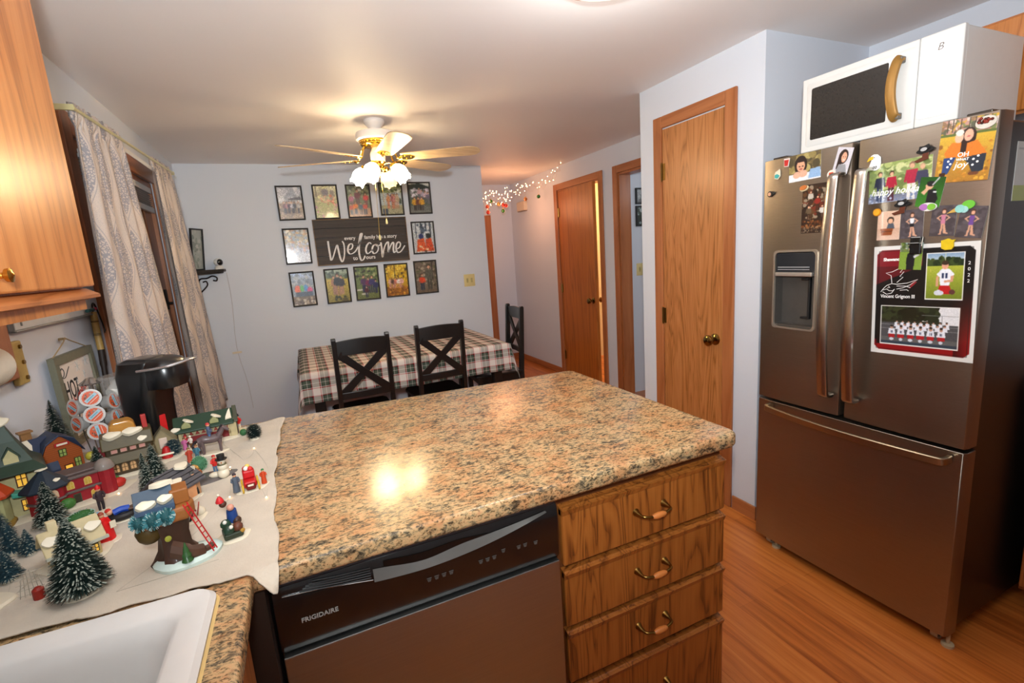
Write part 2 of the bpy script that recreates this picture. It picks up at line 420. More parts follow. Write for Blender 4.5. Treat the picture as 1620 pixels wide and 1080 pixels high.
w = MB(); w.box(XH, XH+.10, 4.72, 5.95, 0, ZC).box(XH, XH+.10, 3.93, 4.72, 2.07, ZC).box(XH, XH+.10, 3.66, 3.93, 0, ZC).box(XH, XH+.10, YP2, 3.66, 2.07, ZC).box(XH, XH+.1, YP1, 2.80, 0, 2.07)
struct(w, 'wall_hall', WALL)
struct(MB().box(1.73, XH+.10, 5.95, 6.05, 0, ZC), 'wall_end', WALL)
struct(MB().box(1.733, XWE, YW+.12, 5.95, 0, ZC), 'wall_corridor', WALL)
struct(MB().box(XH+.10, 4.5, 3.72, 3.80, 0, ZC), 'wall_bedroom', WALL)
struct(MB().box(4.5, 4.6, 2.2, 5.6, 0, ZC), 'wall_far', WALL)
struct(MB().box(XH+.10, 4.5, 5.3, 5.4, 0, ZC), 'wall_bathroom', CREAM)
struct(MB().box(XL-.12, XH+.1, -1.6, -1.5, 0, ZC), 'wall_front', WALL)
# baseboards
def bb(name, x0, x1, y0, y1): struct(MB().box(x0, x1, y0, y1, 0, .075), name, TRIMY, bevel=.004)
bb('baseboard_hall', XH-.012, XH, 4.78, 5.95); bb('baseboard_pantry', XP-.012, XP, YP1-.012, 1.735)
bb('baseboard_back', XL, XWE, YW-.012, YW); bb('baseboard_left', XL, XL+.012, 3.98, YW); bb('baseboard_end', XWE, XH, 5.938, 5.95)
# hinged leaf + casing
def hinge(y, z, x, parent):
    h = MB(); h.cyl((x-.006, y, z-.045), (x-.006, y, z+.045), .006, n=8); h.box(x-.003, x, y-.022, y+.016, z-.045, z+.045)
    h.ball((x-.006, y, z+.048), .005, 6).ball((x-.006, y, z-.048), .005, 6)
    h.build('hinge', ABRASS, parent)
def knob(M, parent):
    k = MB(M); k.lathe([(.031, 0), (.031, .004), (.022, .010), (.011, .014), (.011, .030), (.022, .036), (.029, .048), (.028, .058), (.018, .066), (.001, .068)], n=20)
    k.build('door_knob', mk('8c7440', .14, 1, name='brass_knob'), parent, smooth=True)
def casing(mb, x, y0, y1, z1, w=.066, t=.016, left=True, right=True):
    if right: mb.box(x-t, x, y0, y0+w, 0, z1)
    if left: mb.box(x-t, x, y1-w, y1, 0, z1)
c = MB(); casing(c, XP, 1.742, 2.316, 2.128)
d1 = struct(c, 'trim_1', TRIM, bevel=.005); struct(MB().box(XP-.0155, XP, 1.808, 2.25, 2.064, 2.128), 'trim_2', TRIMY, bevel=.005)
door = MB().box(XP-.008, XP+.002, 1.812, 2.246, .012, 2.058); d = struct(door, 'door_1', OAKP, bevel=.002)
for z in (1.83, 1.01, .25): hinge(2.249, z, XP-.008, d)
knob(face_x(XP-.008, 1.858, .915), d)
# hall door, ajar
c = MB(); casing(c, XH, 3.865, 4.782, 2.128); struct(c, 'trim_3', TRIM, bevel=.005); struct(MB().box(XH-.0155, XH, 3.931, 4.716, 2.064, 2.128), 'trim_4', TRIMY, bevel=.005)
j = MB().box(XH, XH+.10, 3.928, 3.945, 0, 2.064).box(XH, XH+.10, 4.702, 4.72, 0, 2.064).box(XH, XH+.1, 3.945, 4.702, 2.05, 2.064); struct(j, 'trim_5', TRIM)
dd = MB().box(0, .035, -.752, 0, .01, 2.045); d = struct(dd, 'door_2', HALLD, bevel=.002)
d.location = (XH-.002, 4.70, 0); d.rotation_euler = (0, 0, -.085)
for z in (1.83, 1.01, .25): hinge(.0, z, -.001, d)
knob(face_x(0, -.70, .92), d)
kk = MB(TR(.035, -.70, .92) @ Matrix.Rotation(math.pi/2, 4, 'Y')); kk.lathe([(.03, 0), (.011, .012), (.012, .03), (.028, .045), (.02, .06), (.001, .062)]); kk.build('door_knob', ABRASS, d, smooth=True)
lamp('bathroom_lamp_light', 'POINT', (3.6, 4.5, 2.0), 40, (1, .62, .30), .12)
# doorless opening to the bedroom
struct(MB().box(XH-.016, XH, 3.638, 3.704, 0, 2.128), 'trim_6', TRIM, bevel=.005); struct(MB().box(XH-.0155, XH, 2.85, 3.638, 2.064, 2.128), 'trim_7', TRIMY, bevel=.005)
struct(MB().box(XH, XH+.12, 3.62, 3.66, 0, 2.064).box(XH, XH+.12, 2.80, 3.62, 2.045, 2.064), 'trim_8', TRIM)
lamp('bedroom_lamp_light', 'POINT', (3.5, 2.9, 2.0), 5, (.9, .95, 1), .15)
# casing at the corridor end and the corner behind the far chair
struct(MB().box(2.27, 2.408, 5.932, 5.95, 0, 1.93), 'trim_9', TRIM)
struct(MB().box(XWE-.03, XWE+.016, YW-.006, YW+.13, 0, 1.99), 'trim_10', TRIM, bevel=.003) if False else None
# patio door in the left wall
f = MB()
for y0, y1 in ((2.52, 2.61), (3.90, 3.985)): f.box(XL-.002, XL+.018, y0, y1, 0, 2.12)
struct(f, 'trim_11', TRIM, bevel=.004); struct(MB().box(XL-.002, XL+.017, 2.61, 3.90, 2.035, 2.12), 'trim_12', TRIMY, bevel=.004)
wd = struct(MB().box(XL-.11, XL-.005, 2.61, 2.66, .02, 2.035).box(XL-.11, XL-.005, 3.86, 3.90, .02, 2.035).box(XL-.11, XL-.005, 2.66, 3.86, 1.98, 2.035).box(XL-.11, XL-.005, 2.66, 3.86, 0, .05), 'window_1', TRIM)
MB().box(XL-.060, XL-.025, 3.70, 3.86, .05, 1.98).box(XL-.060, XL-.025, 2.66, 2.75, .05, 1.98).box(XL-.060, XL-.025, 2.75, 3.70, .05, .16).box(XL-.060, XL-.025, 2.75, 3.70, 1.89, 1.98).build('sash', TRIM, wd, bevel=.004)
MB().box(XL-.048, XL-.040, 2.75, 3.70, .16, 1.89).build('pane', mk('20242a', .04, 0, coat=1, name='dark_night_glass'), wd)
lt = MB().box(XL-.025, XL-.012, 3.765, 3.795, 1.23, 1.36).cyl((XL-.012, 3.78, 1.27), (XL+.012, 3.78, 1.27), .009, n=10); lt.build('latch', mk('2c2824', .4, .6, name='dark_latch_metal'), wd, bevel=.002)
# oak casing under the cabinet, by the sink
struct(MB().box(XL, XL+.02, 1.64, 1.772, 1.19, 1.50), 'trim_13', TRIM, bevel=.004)

# ------------------------------------------------------------------ countertop, base units
poly = [(XL, -.9), (-.142, -.9), (-.142, .9), (1.06-.03, .9), (1.052, .908), (1.06, .93), (1.06, 1.765), (1.05, 1.788), (1.03, 1.797), (-.12, 1.865), (XL, 1.88)]
ct = MB().prism(poly, .872, .914).build('countertop', GRAN, smooth=False, bevel=.011, seg=4)
tag(ct, 'glossy tan and salmon speckled granite-look countertop with peninsula', 'countertop')
cut = bpy.data.meshes.new('cut'); cb = MB().box(-.692, -.212, .268, .856, .7, 1.0).build('cut', GRAN)
def bool_cut(o, cutter):
    """bake modifiers of o minus the cutter into plain mesh data"""
    md = o.modifiers.new('b', 'BOOLEAN'); md.object = cutter; md.operation = 'DIFFERENCE'; md.solver = 'EXACT'
    dg = bpy.context.evaluated_depsgraph_get(); me = bpy.data.meshes.new_from_object(o.evaluated_get(dg))
    o.modifiers.clear(); o.data = me; bpy.data.objects.remove(cutter)
bool_cut(ct, cb)
ct.data.polygons.foreach_set('use_smooth', [True]*len(ct.data.polygons)); ct.data.set_sharp_from_angle(angle=math.radians(40))
# sink
def rr(x0, x1, y0, y1, r, z): return [(a, b, z) for a, b in rrect(x0, x1, y0, y1, r, 8)]
sk = MB().loft([rr(-.712, -.190, .248, .877, .03, .9145), rr(-.714, -.188, .246, .879, .032, .924), rr(-.708, -.195, .252, .873, .03, .932),
                rr(-.69, -.228, .28, .832, .028, .932), rr(-.684, -.236, .286, .825, .03, .926), rr(-.676, -.246, .294, .812, .04, .90),
                rr(-.66, -.258, .31, .80, .05, .77), rr(-.60, -.31, .37, .74, .06, .742), rr(-.47, -.43, .54, .58, .018, .738)], cap1=True)
s_ = thing('kitchen_sink', 'white enamel drop-in sink with rounded rim at the counter corner', 'sink')
sk.build('basin', WHITE, s_, smooth=True)
MB().lathe([(.038, 0), (.038, .003), (.03, .004), (.028, .001)], (-.45, .56, .7385)).build('drain', STEELH, s_, smooth=True)
ck = MB(); ck.loft([rr(-.716, -.185, .244, .884, .033, .9140), rr(-.714, -.189, .246, .879, .032, .9175)]); ck.build('sealant_bead', mk('d8b878', .5, name='yellowed_caulk'), s_)
# base cabinet below the sink
b = thing('sink_base_cabinet', 'oak base cabinet under the sink counter, left of the dishwasher', 'cabinet')
MB().box(XL+.004, -.175, -.88, .24, .09, .872).box(XL+.004, -.175, .90, 1.84, .09, .872).box(-.185, -.175, .24, .90, .09, .872).box(XL+.004, XL+.02, .24, .90, .09, .872).box(XL+.004, -.25, -.88, .86, 0, .09).build('carcass', OAKV, b)
MB().box(-.175, -.157, -.30, .86, .13, .70).build('door', OAKV, b, bevel=.004)
MB().box(-.175, -.157, -.30, .86, .72, .85).build('false_drawer', OAKV, b, bevel=.004)
MB().box(-.175, -.128, .905, 1.0, .09, .871).build('filler', mk('2a1a10', .6, name='dark_stained_filler'), b)
# dishwasher
dw = thing('dishwasher', 'stainless dishwasher with black control panel under the peninsula counter', 'dishwasher')
MB().box(-.122, .494, .975, 1.52, .09, .868).build('tub', BLACKM, dw); MB().box(-.118, .490, 1.0, 1.4, .0, .09).build('toe_kick', BLACKM, dw)
X0, X1 = -.124, .496
cp = MB(); n = 28
# panel front swells forward; a crescent grip and a painted recess shade lie on it
zt, zb = .846, .703
cp.prism([(.975, zb), (.945, zb), (.940, zb+.008), (.936, .80), (.938, zt-.012), (.944, zt), (.975, zt)], X0, X1, 'x')
cp.build('control_panel', BLACKP, dw, smooth=True, bevel=.002)
MB().box(X0+.01, X1-.01, .955, .98, zt, .866).build('vent_strip', BLACKM, dw)
MB().cyl((X0+.004, .945, zt+.002), (X1-.004, .945, zt+.002), .004, n=8).build('edge_bead', mk('55555a', .2, .6, name='dark_chrome'), dw, smooth=True)
MB().box(X0+.004, X1-.004, .932, .975, .10, zb-.003).build('door_panel', STEELD, dw, bevel=.0015, seg=2)
n = 36; lo = []; hi = []
for i in range(n+1):
    x = .063+(.462-.063)*i/n; base = .796+.007*max(0, (.17-x)/.106)**1.5+.042*max(0, (x-.17)/.292)**1.9
    thick = (.024-.008*math.sin(math.pi*min(1, i/n*1.9))**2)*(1-max(0, (i/n-.35)/.65)**1.6)
    lo.append((x, .9275, base)); hi.append((x, .9352, base+thick+.0005))
lip = [(x, .9360, z-.0015) for x, _, z in lo]
MB().add(lip+lo+hi, [(i, i+1, n+2+i, n+1+i) for i in range(n)]+[(n+1+i, n+2+i, 2*n+3+i, 2*n+2+i) for i in range(n)]).build('grip_crescent', mk('6e6c68', .34, .3, name='satin_grey_plastic'), dw, smooth=True)
up = [(x, .9354, z) for x, _, z in hi[2:24]]; top = [(x, .9354, min(.838, z+.017*math.sin(math.pi*min(1, .25+.75*i/21))+.001)) for i, (x, _, z) in enumerate(up)]
MB().add(up+top, [(i, i+1, 23+i, 22+i) for i in range(21)]).build('grip_recess_shade', mk('050505', .35, name='painted_recess_shade'), dw)  # flat near-black sheet paints the shade inside the grip recess
MB().tube(smooth_path([(-.106, .9352, .8285), (-.05, .9352, .823), (.01, .9352, .813), (.062, .9352, .8035)]), .0009, 6).build('chrome_line', mk('a8a8a8', .2, .9, name='chrome_line'), dw)
for i in range(5):
    z = .810+i*.0055; MB().tube([(-.075+.006*i+.0, .9356, z+.017-.0016*i), (.0, .9353, z+.006-.0004*i), (.058, .9352, z)], .0013, 6).build('vent_rib', mk('1c1c1e', .3, name='vent_rib_black'), dw)
GREYT = mk('a8a49e', .5, name='grey_lettering'); DIMT = mk('5c5550', .5, name='dim_lettering')
text('FRIGIDAIRE', .0135, face_y(-.080, .9366, .7615), GREYT, 'brand_lettering', dw, bold=.0003)
for x, z, k in ((.170, .760, 4), (.289, .761, 3), (.345, .770, 1), (.384, .766, 2), (.428, .763, 1)):
    for q in range(k):
        m = MB(); xx = x+q*.0165
        m.box(xx, xx+.010, .9360, .9378, z+.004, z+.0052).box(xx+.001, xx+.009, .9360, .9378, z, z+.0016).box(xx+.002, xx+.008, .9360, .9378, z-.003, z-.0018); m.build('button_legend', DIMT, dw)
# drawer stack
dr = thing('drawer_cabinet', 'oak four-drawer base cabinet at the end of the peninsula', 'cabinet')
MB().box(.500, 1.040, .975, 1.52, .09, .871).box(.51, 1.02, 1.02, 1.50, 0, .09).build('carcass', OAKV, dr)
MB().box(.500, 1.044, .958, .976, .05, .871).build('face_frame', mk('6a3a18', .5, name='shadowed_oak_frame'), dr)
zz = [(.672, .828), (.500, .656), (.334, .486), (.06, .312)]
for z0, z1 in zz:
    q = MB().box(.506, 1.042, .936, .957, z0, z1).build('drawer', OAKD, dr, bevel=.005, seg=2)
    MB().prism([(.936, z1-.02), (.930, z1-.004), (.957, z1+.003), (.957, z1-.02)], .506, 1.042, 'x').build('drawer_lip', OAKD, q)
    cx, cz = .772, (z0+z1)/2+.012 if z1 < .32 else (z0+z1)/2+.004
    h = MB(); pth = smooth_path([(cx-.046, .936, cz), (cx-.046, .915, cz), (cx-.040, .904, cz), (cx-.020, .900, cz-.003), (cx, .8995, cz-.003), (cx+.020, .900, cz-.003), (cx+.040, .904, cz), (cx+.046, .915, cz), (cx+.046, .936, cz)])
    h.tube(pth, [.011, .0046, .0042, .0040, .0040, .0040, .0040, .0042, .0046, .011], 10)
    h = h.build('handle', ABRASS, q, smooth=True)
    g = MB(TR(cx, .900, cz-.003) @ Matrix.Rotation(math.pi/2, 4, 'Y')); g.lathe([(.0045, -.021), (.0075, -.014), (.0085, 0), (.0075, .014), (.0045, .021)], n=14)
    g.build('wooden_grip', mk('c8783a', .35, name='honey_wood_grip'), h, smooth=True, label='honey coloured wooden grip')
# peninsula back panel
tag(MB().box(-.12, 1.04, 1.52, 1.56, 0, .871).build('peninsula_panel', OAKV), 'oak back panel closing the far side of the peninsula', 'panel')
# ------------------------------------------------------------------ upper cabinets
uc = thing('upper_cabinet', 'tall oak upper cabinet at the left edge beside the curtain', 'cabinet')
MB().box(XL, -.472, .2, 1.496, 1.378, 2.16).build('carcass', OAKC, uc)
MB().box(-.471, -.45, .70, 1.505, 1.432, 2.15).build('door', OAKC, uc, bevel=.004)
MB().prism([(-.471, 1.428), (-.444, 1.412), (-.444, 1.405), (-.471, 1.400)], .2, 1.508, 'y').build('door_rail', OAKY, uc)
MB().box(-.471, -.45, .2, .69, 1.432, 2.15).build('door', OAKC, uc, bevel=.004)
k = MB(face_px(-.45, 1.066, 1.462)); k.lathe([(.012, 0), (.006, .004), (.005, .016), (.011, .02), (.012, .026), (.001, .03)], n=14); k.build('knob', BRASS, uc, smooth=True)
u2 = thing('over_fridge_cabinet', 'oak wall cabinet behind the microwave, above the fridge', 'cabinet')
MB().box(2.42, XH, .15, 1.56, 1.80, 2.135).build('carcass', OAKY, u2)
MB().box(2.398, 2.42, .86, 1.55, 1.81, 2.125).build('door', OAKC, u2, bevel=.004); MB().box(2.398, 2.42, .16, .85, 1.81, 2.125).build('door', OAKC, u2, bevel=.004)
u3 = thing('tall_side_cabinet', 'dark oak base cabinet at the right edge beside the fridge', 'cabinet')
MB().box(2.27, XH-.004, -.5, .705, .10, .88).box(2.33, XH-.004, -.5, .69, 0, .10).build('carcass', OAKV, u3); MB().box(2.249, 2.27, .06, .70, .12, .86).build('door', OAKV, u3, bevel=.004)
# kitchen ceiling light, only its wooden rim reaches the frame
kl = thing('ceiling_fixture', 'round ceiling light with wooden rim at the top edge of the photo', 'ceiling light', (1.01, 1.365, ZC))
MB().lathe([(.20, 0), (.205, -.012), (.20, -.03), (.185, -.034), (.18, -.02)], n=40).build('wooden_rim', OAKX, kl, smooth=True)
MB().lathe([(.18, -.02), (.16, -.05), (.10, -.07), (.001, -.078)], n=32, cap=False).build('glass_dome', mk('efe6da', .3, emit=.6, name='opal_glass'), kl, smooth=True)

# ------------------------------------------------------------------ refrigerator
fr = thing('refrigerator', 'stainless french-door refrigerator covered in photos and magnets', 'refrigerator')
FY0, FY1, FZ = .731, 1.485, 1.739
def doorslab(y0, y1, z0, z1, name, par):
    # gently bowed front, rounded vertical edges
    pr = []; m = 16
    for i in range(m+1):
        t = i/m; y = y0+.006+(y1-y0-.012)*t; pr.append((1.853-.007*math.sin(math.pi*t)**.6, y))
    poly = [(1.915, y0), (1.868, y0)]+pr+[(1.868, y1), (1.915, y1)]
    return MB().prism(poly, z0, z1).build(name, STEEL, par, smooth=True, bevel=.0015, seg=1)
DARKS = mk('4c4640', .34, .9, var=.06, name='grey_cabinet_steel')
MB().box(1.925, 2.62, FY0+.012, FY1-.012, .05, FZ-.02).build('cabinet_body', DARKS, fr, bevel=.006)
dl = doorslab(1.124, FY1, .7295, FZ, 'left_door', fr); drr = doorslab(FY0, 1.112, .7295, FZ, 'right_door', fr); dz = doorslab(FY0, FY1, .046, .716, 'freezer_drawer', fr)
MB().box(1.912, 1.926, FY0+.02, FY1-.02, .07, FZ-.02).build('gasket', BLACKM, fr)
def vhandle(y, par):
    pts = smooth_path([(1.838, y, 1.635), (1.806, y, 1.632), (1.797, y, 1.60), (1.779, y, 1.40), (1.774, y, 1.22), (1.779, y, 1.03), (1.797, y, .85), (1.806, y, .815), (1.840, y, .812)], 5)
    h = MB(); rings = []
    for i, p in enumerate(pts):
        t = (pts[min(i+1, len(pts)-1)]-pts[max(i-1, 0)]).normalized(); u = Vector((0, 1, 0)); v = t.cross(u)
        rings.append([p+u*a*.0185+v*b*.008 for a, b in ((-1, -.6), (-.75, -1), (.75, -1), (1, -.6), (1, .6), (.75, 1), (-.75, 1), (-1, .6))])
    h.loft(rings, True, True); return h.build('handle', STEELH, par, smooth=True)
vhandle(1.158, dl); vhandle(1.066, drr)
pts = smooth_path([(1.842, 1.405, .700), (1.808, 1.403, .700), (1.796, 1.38, .697), (1.782, 1.22, .692), (1.778, 1.08, .690), (1.782, .94, .690), (1.796, .79, .690), (1.808, .768, .690), (1.845, .767, .690)], 5)
h = MB(); rings = []
for i, p in enumerate(pts):
    t = (pts[min(i+1, len(pts)-1)]-pts[max(i-1, 0)]).normalized(); u = Vector((0, 0, 1)); v = t.cross(u)
    rings.append([p+u*a*.013+v*b*.007 for a, b in ((-1, -.6), (-.8, -1), (.8, -1), (1, -.6), (1, .6), (.8, 1), (-.8, 1), (-1, .6))])
h.loft(rings, True, True).build('handle', mk('b4a68c', .3, 1, var=.05, name='warm_satin_handle'), dz, smooth=True)
# water and ice dispenser: a real recess
Y0, Y1, Z0, Z1 = 1.232, 1.418, 1.050, 1.372
rc = MB().box(1.80, 1.895, Y0+.004, Y1-.004, Z0+.004, Z1-.004).build('c', STEEL); bool_cut(dl, rc)
def rp(x, i, r=.016): return [(x, a, b) for a, b in rrect(Y0+i, Y1-i, Z0+i, Z1-i, r, 5)]
ds = MB(); ds.loft([rp(1.852, -.001), rp(1.842, -.001), rp(1.842, .007), rp(1.850, .007)]); dp = ds.build('dispenser', mk('b8aea0', .35, .8, name='pale_bezel_metal'), dl, smooth=True)
MB().loft([rp(1.850, .005), rp(1.892, .008)], cap1=True).build('alcove', mk('4e4a46', .45, .3, name='alcove_grey'), dp, smooth=True)
MB().box(1.846, 1.885, Y0+.010, Y1-.010, 1.272, 1.362).build('touch_panel', mk('2a2c30', .2, .2, coat=.6, name='touch_panel_grey'), dp, bevel=.003)
MB().box(1.834, 1.872, Y0+.014, Y1-.014, 1.268, 1.284).build('ledge', mk('d4cec4', .3, .8, name='bright_ledge'), dp, bevel=.003)
MB().box(1.843, 1.8445, Y0+.03, Y1-.02, 1.303, 1.306).box(1.843, 1.8445, Y0+.03, Y1-.02, 1.294, 1.296).build('control_line', mk('a8a8a8', .3, name='control_line_grey'), dp)
MB().box(1.86, 1.875, 1.268, 1.276, 1.10, 1.262).box(1.86, 1.875, 1.268, 1.305, 1.095, 1.103).box(1.86, 1.875, 1.268, 1.305, 1.252, 1.260).build('ice_lever', BLACKM, dp, bevel=.001)
MB().box(1.850, 1.890, Y0+.012, Y1-.012, 1.058, 1.066).build('drip_tray', mk('5c5650', .4, .5, name='drip_tray_grey'), dp)
for y in (.775, 1.43):
    c = thing('leveling_caster', '', None); bpy.data.objects.remove(c)
    m = MB(); m.cyl((1.90, y-.011, .022), (1.90, y+.011, .022), .022, n=20); m.build('caster', mk('b0a088', .5, name='worn_caster_plastic'), fr, smooth=True)
    m = MB().prism([(y-.016, .02), (y-.016, .056), (y+.016, .056), (y+.016, .02), (y+.0125, .02), (y+.0125, .05), (y-.0125, .05), (y-.0125, .02)], 1.88, 1.915, 'x'); m.build('caster_bracket', mk('3a3634', .5, .5, name='bracket_steel'), fr)
    MB().lathe([(.018, 0), (.018, .010), (.006, .012), (.006, .05)], (1.885, y-.038, 0), 16).build('leveling_foot', mk('b8a888', .5, name='worn_foot'), fr)
MB().box(1.87, 1.93, FY0+.03, FY0+.09, FZ-.0, FZ+.010).box(1.87, 1.93, FY1-.09, FY1-.03, FZ, FZ+.010).build('hinge_cover', DARKS, fr, bevel=.003)
# ------------------------------------------------------------------ microwave on the fridge
mw = thing('microwave', 'white microwave with gold handle on top of the refrigerator', 'microwave')
my0, my1, mz0, mz1, mx = .880, 1.395, 1.756, 2.032, 1.95
MB().box(mx+.024, mx+.38, my0+.004, my1-.004, mz0, mz1).build('body', WHITE, mw, bevel=.006)
M = face_x(mx+.022, (my0+my1)/2, (mz0+mz1)/2); ww, hh = my1-my0, mz1-mz0
split = ww/2-.118   # local right coordinate of the seam
dm = MB(M); dm.box(-ww/2, split-.0008, -hh/2, hh/2, 0, .020); dmo = dm.build('door', WHITE, mw, bevel=.004, seg=3)
dm = MB(M); dm.loft([[(a, b, .0195) for a, b in rrect(-ww/2+.018, split+.002-.004, -hh/2+.018, hh/2-.018, .012)], [(a, b, .0225) for a, b in rrect(-ww/2+.024, split-.008, -hh/2+.024, hh/2-.024, .010)]], cap1=True); dm.build('raised_panel', WHITE, dmo, smooth=True)
wn = MB(M); wn.loft([[(a, b, .021) for a, b in rrect(-ww/2+.038, split-.085, -hh/2+.042, hh/2-.040, .006)], [(a, b, .0236) for a, b in rrect(-ww/2+.040, split-.087, -hh/2+.044, hh/2-.042, .006)]], cap1=True); wn.build('window', mk('2c2926', .12, var=.25, scale=300, coat=.4, name='dark_mesh_window'), dmo)
cpn = MB(M); cpn.box(split+.0008, ww/2, -hh/2, hh/2, 0, .020); co_ = cpn.build('control_side', WHITE, mw, bevel=.004, seg=3)
cpn = MB(M); cpn.loft([[(a, b, .0195) for a, b in rrect(split+.003, ww/2-.016, -hh/2+.022, hh/2-.020, .016)], [(a, b, .0215) for a, b in rrect(split+.005, ww/2-.018, -hh/2+.024, hh/2-.022, .015)]], cap1=True); cpn.build('glass_panel', mk('f2f2f4', .08, coat=1, name='white_glass'), co_, smooth=True)
GOLD = mk('a2783a', .42, .35, var=.06, name='satin_gold')
hp = smooth_path([(split-.040, .098, .034), (split-.049, .085, .047), (split-.056, .04, .056), (split-.058, 0, .058), (split-.056, -.04, .056), (split-.050, -.085, .047), (split-.043, -.098, .034)], 5)
h = MB(M); rg = []
for i, p in enumerate(hp):
    t = (hp[min(i+1, len(hp)-1)]-hp[max(i-1, 0)]).normalized(); v = Vector((0, 0, 1)); u = v.cross(t).normalized()
    e = min(1, .55+min(i, len(hp)-1-i)*.25)
    rg.append([p+u*a*.015*e+v*b*.006 for a, b in ((-1, -1), (-.9, .6), (-.5, 1), (.5, 1), (.9, .6), (1, -1))])
h.loft(rg, True, True); ho = h.build('handle', GOLD, dmo, smooth=True)
h = MB(M)
for s in (-1, 1): h.box(split-.055, split-.035, s*.088-.010, s*.088+.010, .021, .044)
h.build('handle_foot', mk('6a6258', .4, name='handle_foot_grey'), ho, bevel=.003)
text('B', .030, M @ TR(split+.050, hh/2-.056, .0221), mk('5a4f4a', .4, name='soft_grey_ink'), 'logo', co_, shear=.25, bold=-.0002)
# ------------------------------------------------------------------ dining side: pictures on the wall
FRM = mk('3a3836', .4, var=.2, name='charcoal_frame')
def pics():
    out = []
    p = Pic(34, 44, 'b9b8bc', 1).grad(0, .5, 'a9a9b0', 'd4d0cf').spots(0, 0, 1, .45, ['c4c2c6', '9da0a8', 'dedad8'], 30, .12).poly([(.42, .36), (.95, .30), (1, .42), (.45, .43)], '4a4448').rect(0, .5, 1, 1, 'a28c74').spots(0, .5, 1, 1, ['b09878', '8c7868', 'c2a488'], 60, .06).rect(.45, .42, 1, .46, 'd8d4d0')
    for i, (x, c) in enumerate([(.24, '7a4a4c'), (.34, 'c08a90'), (.44, '5c4858'), (.56, 'd0ccd2'), (.66, '44444c'), (.82, 'b8b2ac')]): p.person(x, .82, .38, c, '4a4650')
    out.append(p)
    p = Pic(34, 44, 'c4bc8c', 2).grad(0, .45, 'e0dcb8', 'a8a478').spots(0, 0, 1, .4, ['b4a888', '8c8478', 'd8d49c'], 24, .09).ell(.5, .2, .16, .1, '7c7478').rect(.1, 0, .13, .35, '5e543c').rect(0, .5, 1, 1, 'a8ac74').spots(.3, .25, .95, .6, ['c87858', 'b85848', 'e8b090', 'd8c098'], 26, .05).spots(0, .6, 1, 1, ['98a468', 'b8b484', 'b88890'], 40, .07)
    out.append(p)
    p = Pic(34, 44, '6c7458', 3).spots(0, 0, 1, .4, ['3c4830', 'd0d0c8', '88906c', '50583c'], 40, .1).rect(0, .72, 1, 1, 'b08868')
    for x, y, h, c, q in [(.45, .62, .5, '64202c', '50242c'), (.16, .7, .45, 'b46a84', '8c5c70'), (.82, .68, .45, 'c83c3c', '6a3a3c'), (.32, .92, .42, 'e07a30', '404858'), (.55, .94, .40, '405868', '504038'), (.75, .93, .40, 'b8402c', '3c4450'), (.12, .93, .36, 'c05c4c', '4c4c58')]: p.person(x, y, h, c, q, w=1.3)
    out.append(p)
    p = Pic(34, 44, '9aa29a', 4).grad(0, .3, '5c6a38', '8c9468').spots(0, 0, 1, .28, ['4c5c30', '788850', 'd4dcd0'], 40, .07).rect(.0, .3, 1, .72, 'a8b4b4').rect(0, .7, 1, 1, '9c9878').spots(.35, .3, .7, .6, ['8c5c3c', '604050', 'b89878'], 14, .05).rect(.05, .82, .28, 1, '3c4454').rect(.86, .5, .98, .66, '3c4c3c')
    for x, c in [(.36, 'c88858'), (.56, 'a05c5c'), (.66, 'c08078'), (.78, 'b8a080')]: p.person(x, .82, .5, c, 'b87858', w=.9)
    out.append(p)
    p = Pic(34, 44, '505a4c', 5).rect(0, 0, 1, .16, 'c8ccc4').poly([(0, .05), (.5, .0), (1, .12), (1, .24), (0, .2)], '24302c').rect(0, .75, 1, 1, '6c7068').spots(.1, .18, .95, .45, ['dcd4dc', 'b8a8b4', '8c8c94', 'e8e4e8'], 50, .06)
    for x, y, c in [(.62, .62, 'a8a0b0'), (.78, .66, 'd0b8c0'), (.9, .7, '746c7c'), (.5, .55, 'c49ca0')]: p.person(x, y, .4, c, '6c6870', w=1.2)
    for x in (.24, .42, .58): p.person(x, .92, .46, 'd8a02c' if x != .42 else '6c3c28', '3c3430', w=1.4)
    out.append(p)
    p = Pic(34, 44, 'a89878', 6).spots(0, 0, 1, .4, ['c89850', '6c5c40', 'e0d4b8', '8c98a8', 'a4642c'], 60, .06).grad(.55, 1, 'c8ccdc', 'dcdee6').spots(0, .4, 1, .75, ['b0b4c8', 'd4d4dc', '989ab0', 'c4a8a0'], 60, .06)  # pale lower half is glare painted into the print
    out.append(p)
    p = Pic(34, 44, 'a8b8c4', 7).rect(0, 0, 1, .5, 'c4ccd0')
    for x in (.14, .38, .62, .82): p.rect(x, 0, x+.05, .6, '242c38')
    p.spots(.1, .05, .95, .4, ['3c4858', '58687c', 'd8dce0'], 26, .06).rect(0, .5, 1, 1, 'b8bcc0').ell(.38, .45, .12, .09, '283468').ell(.74, .45, .12, .09, '1c2c2c').poly([(.12, .95), (.2, .55), (.52, .52), (.6, .95)], 'dc5c2c').poly([(.55, .95), (.6, .55), (.86, .52), (.98, .95)], 'd04c24').spots(.2, .78, .9, 1, ['e8d8b0', '504030'], 16, .05)
    out.append(p)
    p = Pic(34, 44, '8c98a8', 8).grad(0, .4, '9cb0d8', 'a8a4a4').spots(0, .0, 1, .5, ['7c8898', 'a4a8ac', '68707c'], 26, .1).rect(0, .72, 1, 1, '786858').ell(.25, .5, .14, .12, 'e8602c').ell(.45, .48, .1, .1, '5cb858').ell(.62, .47, .1, .1, '4888cc').ell(.8, .55, .12, .1, 'd84c88').rect(.15, .58, .9, .72, '48586c').spots(0, .75, 1, 1, ['b8a890', '584840', 'd8d0c4'], 34, .06)
    out.append(p)
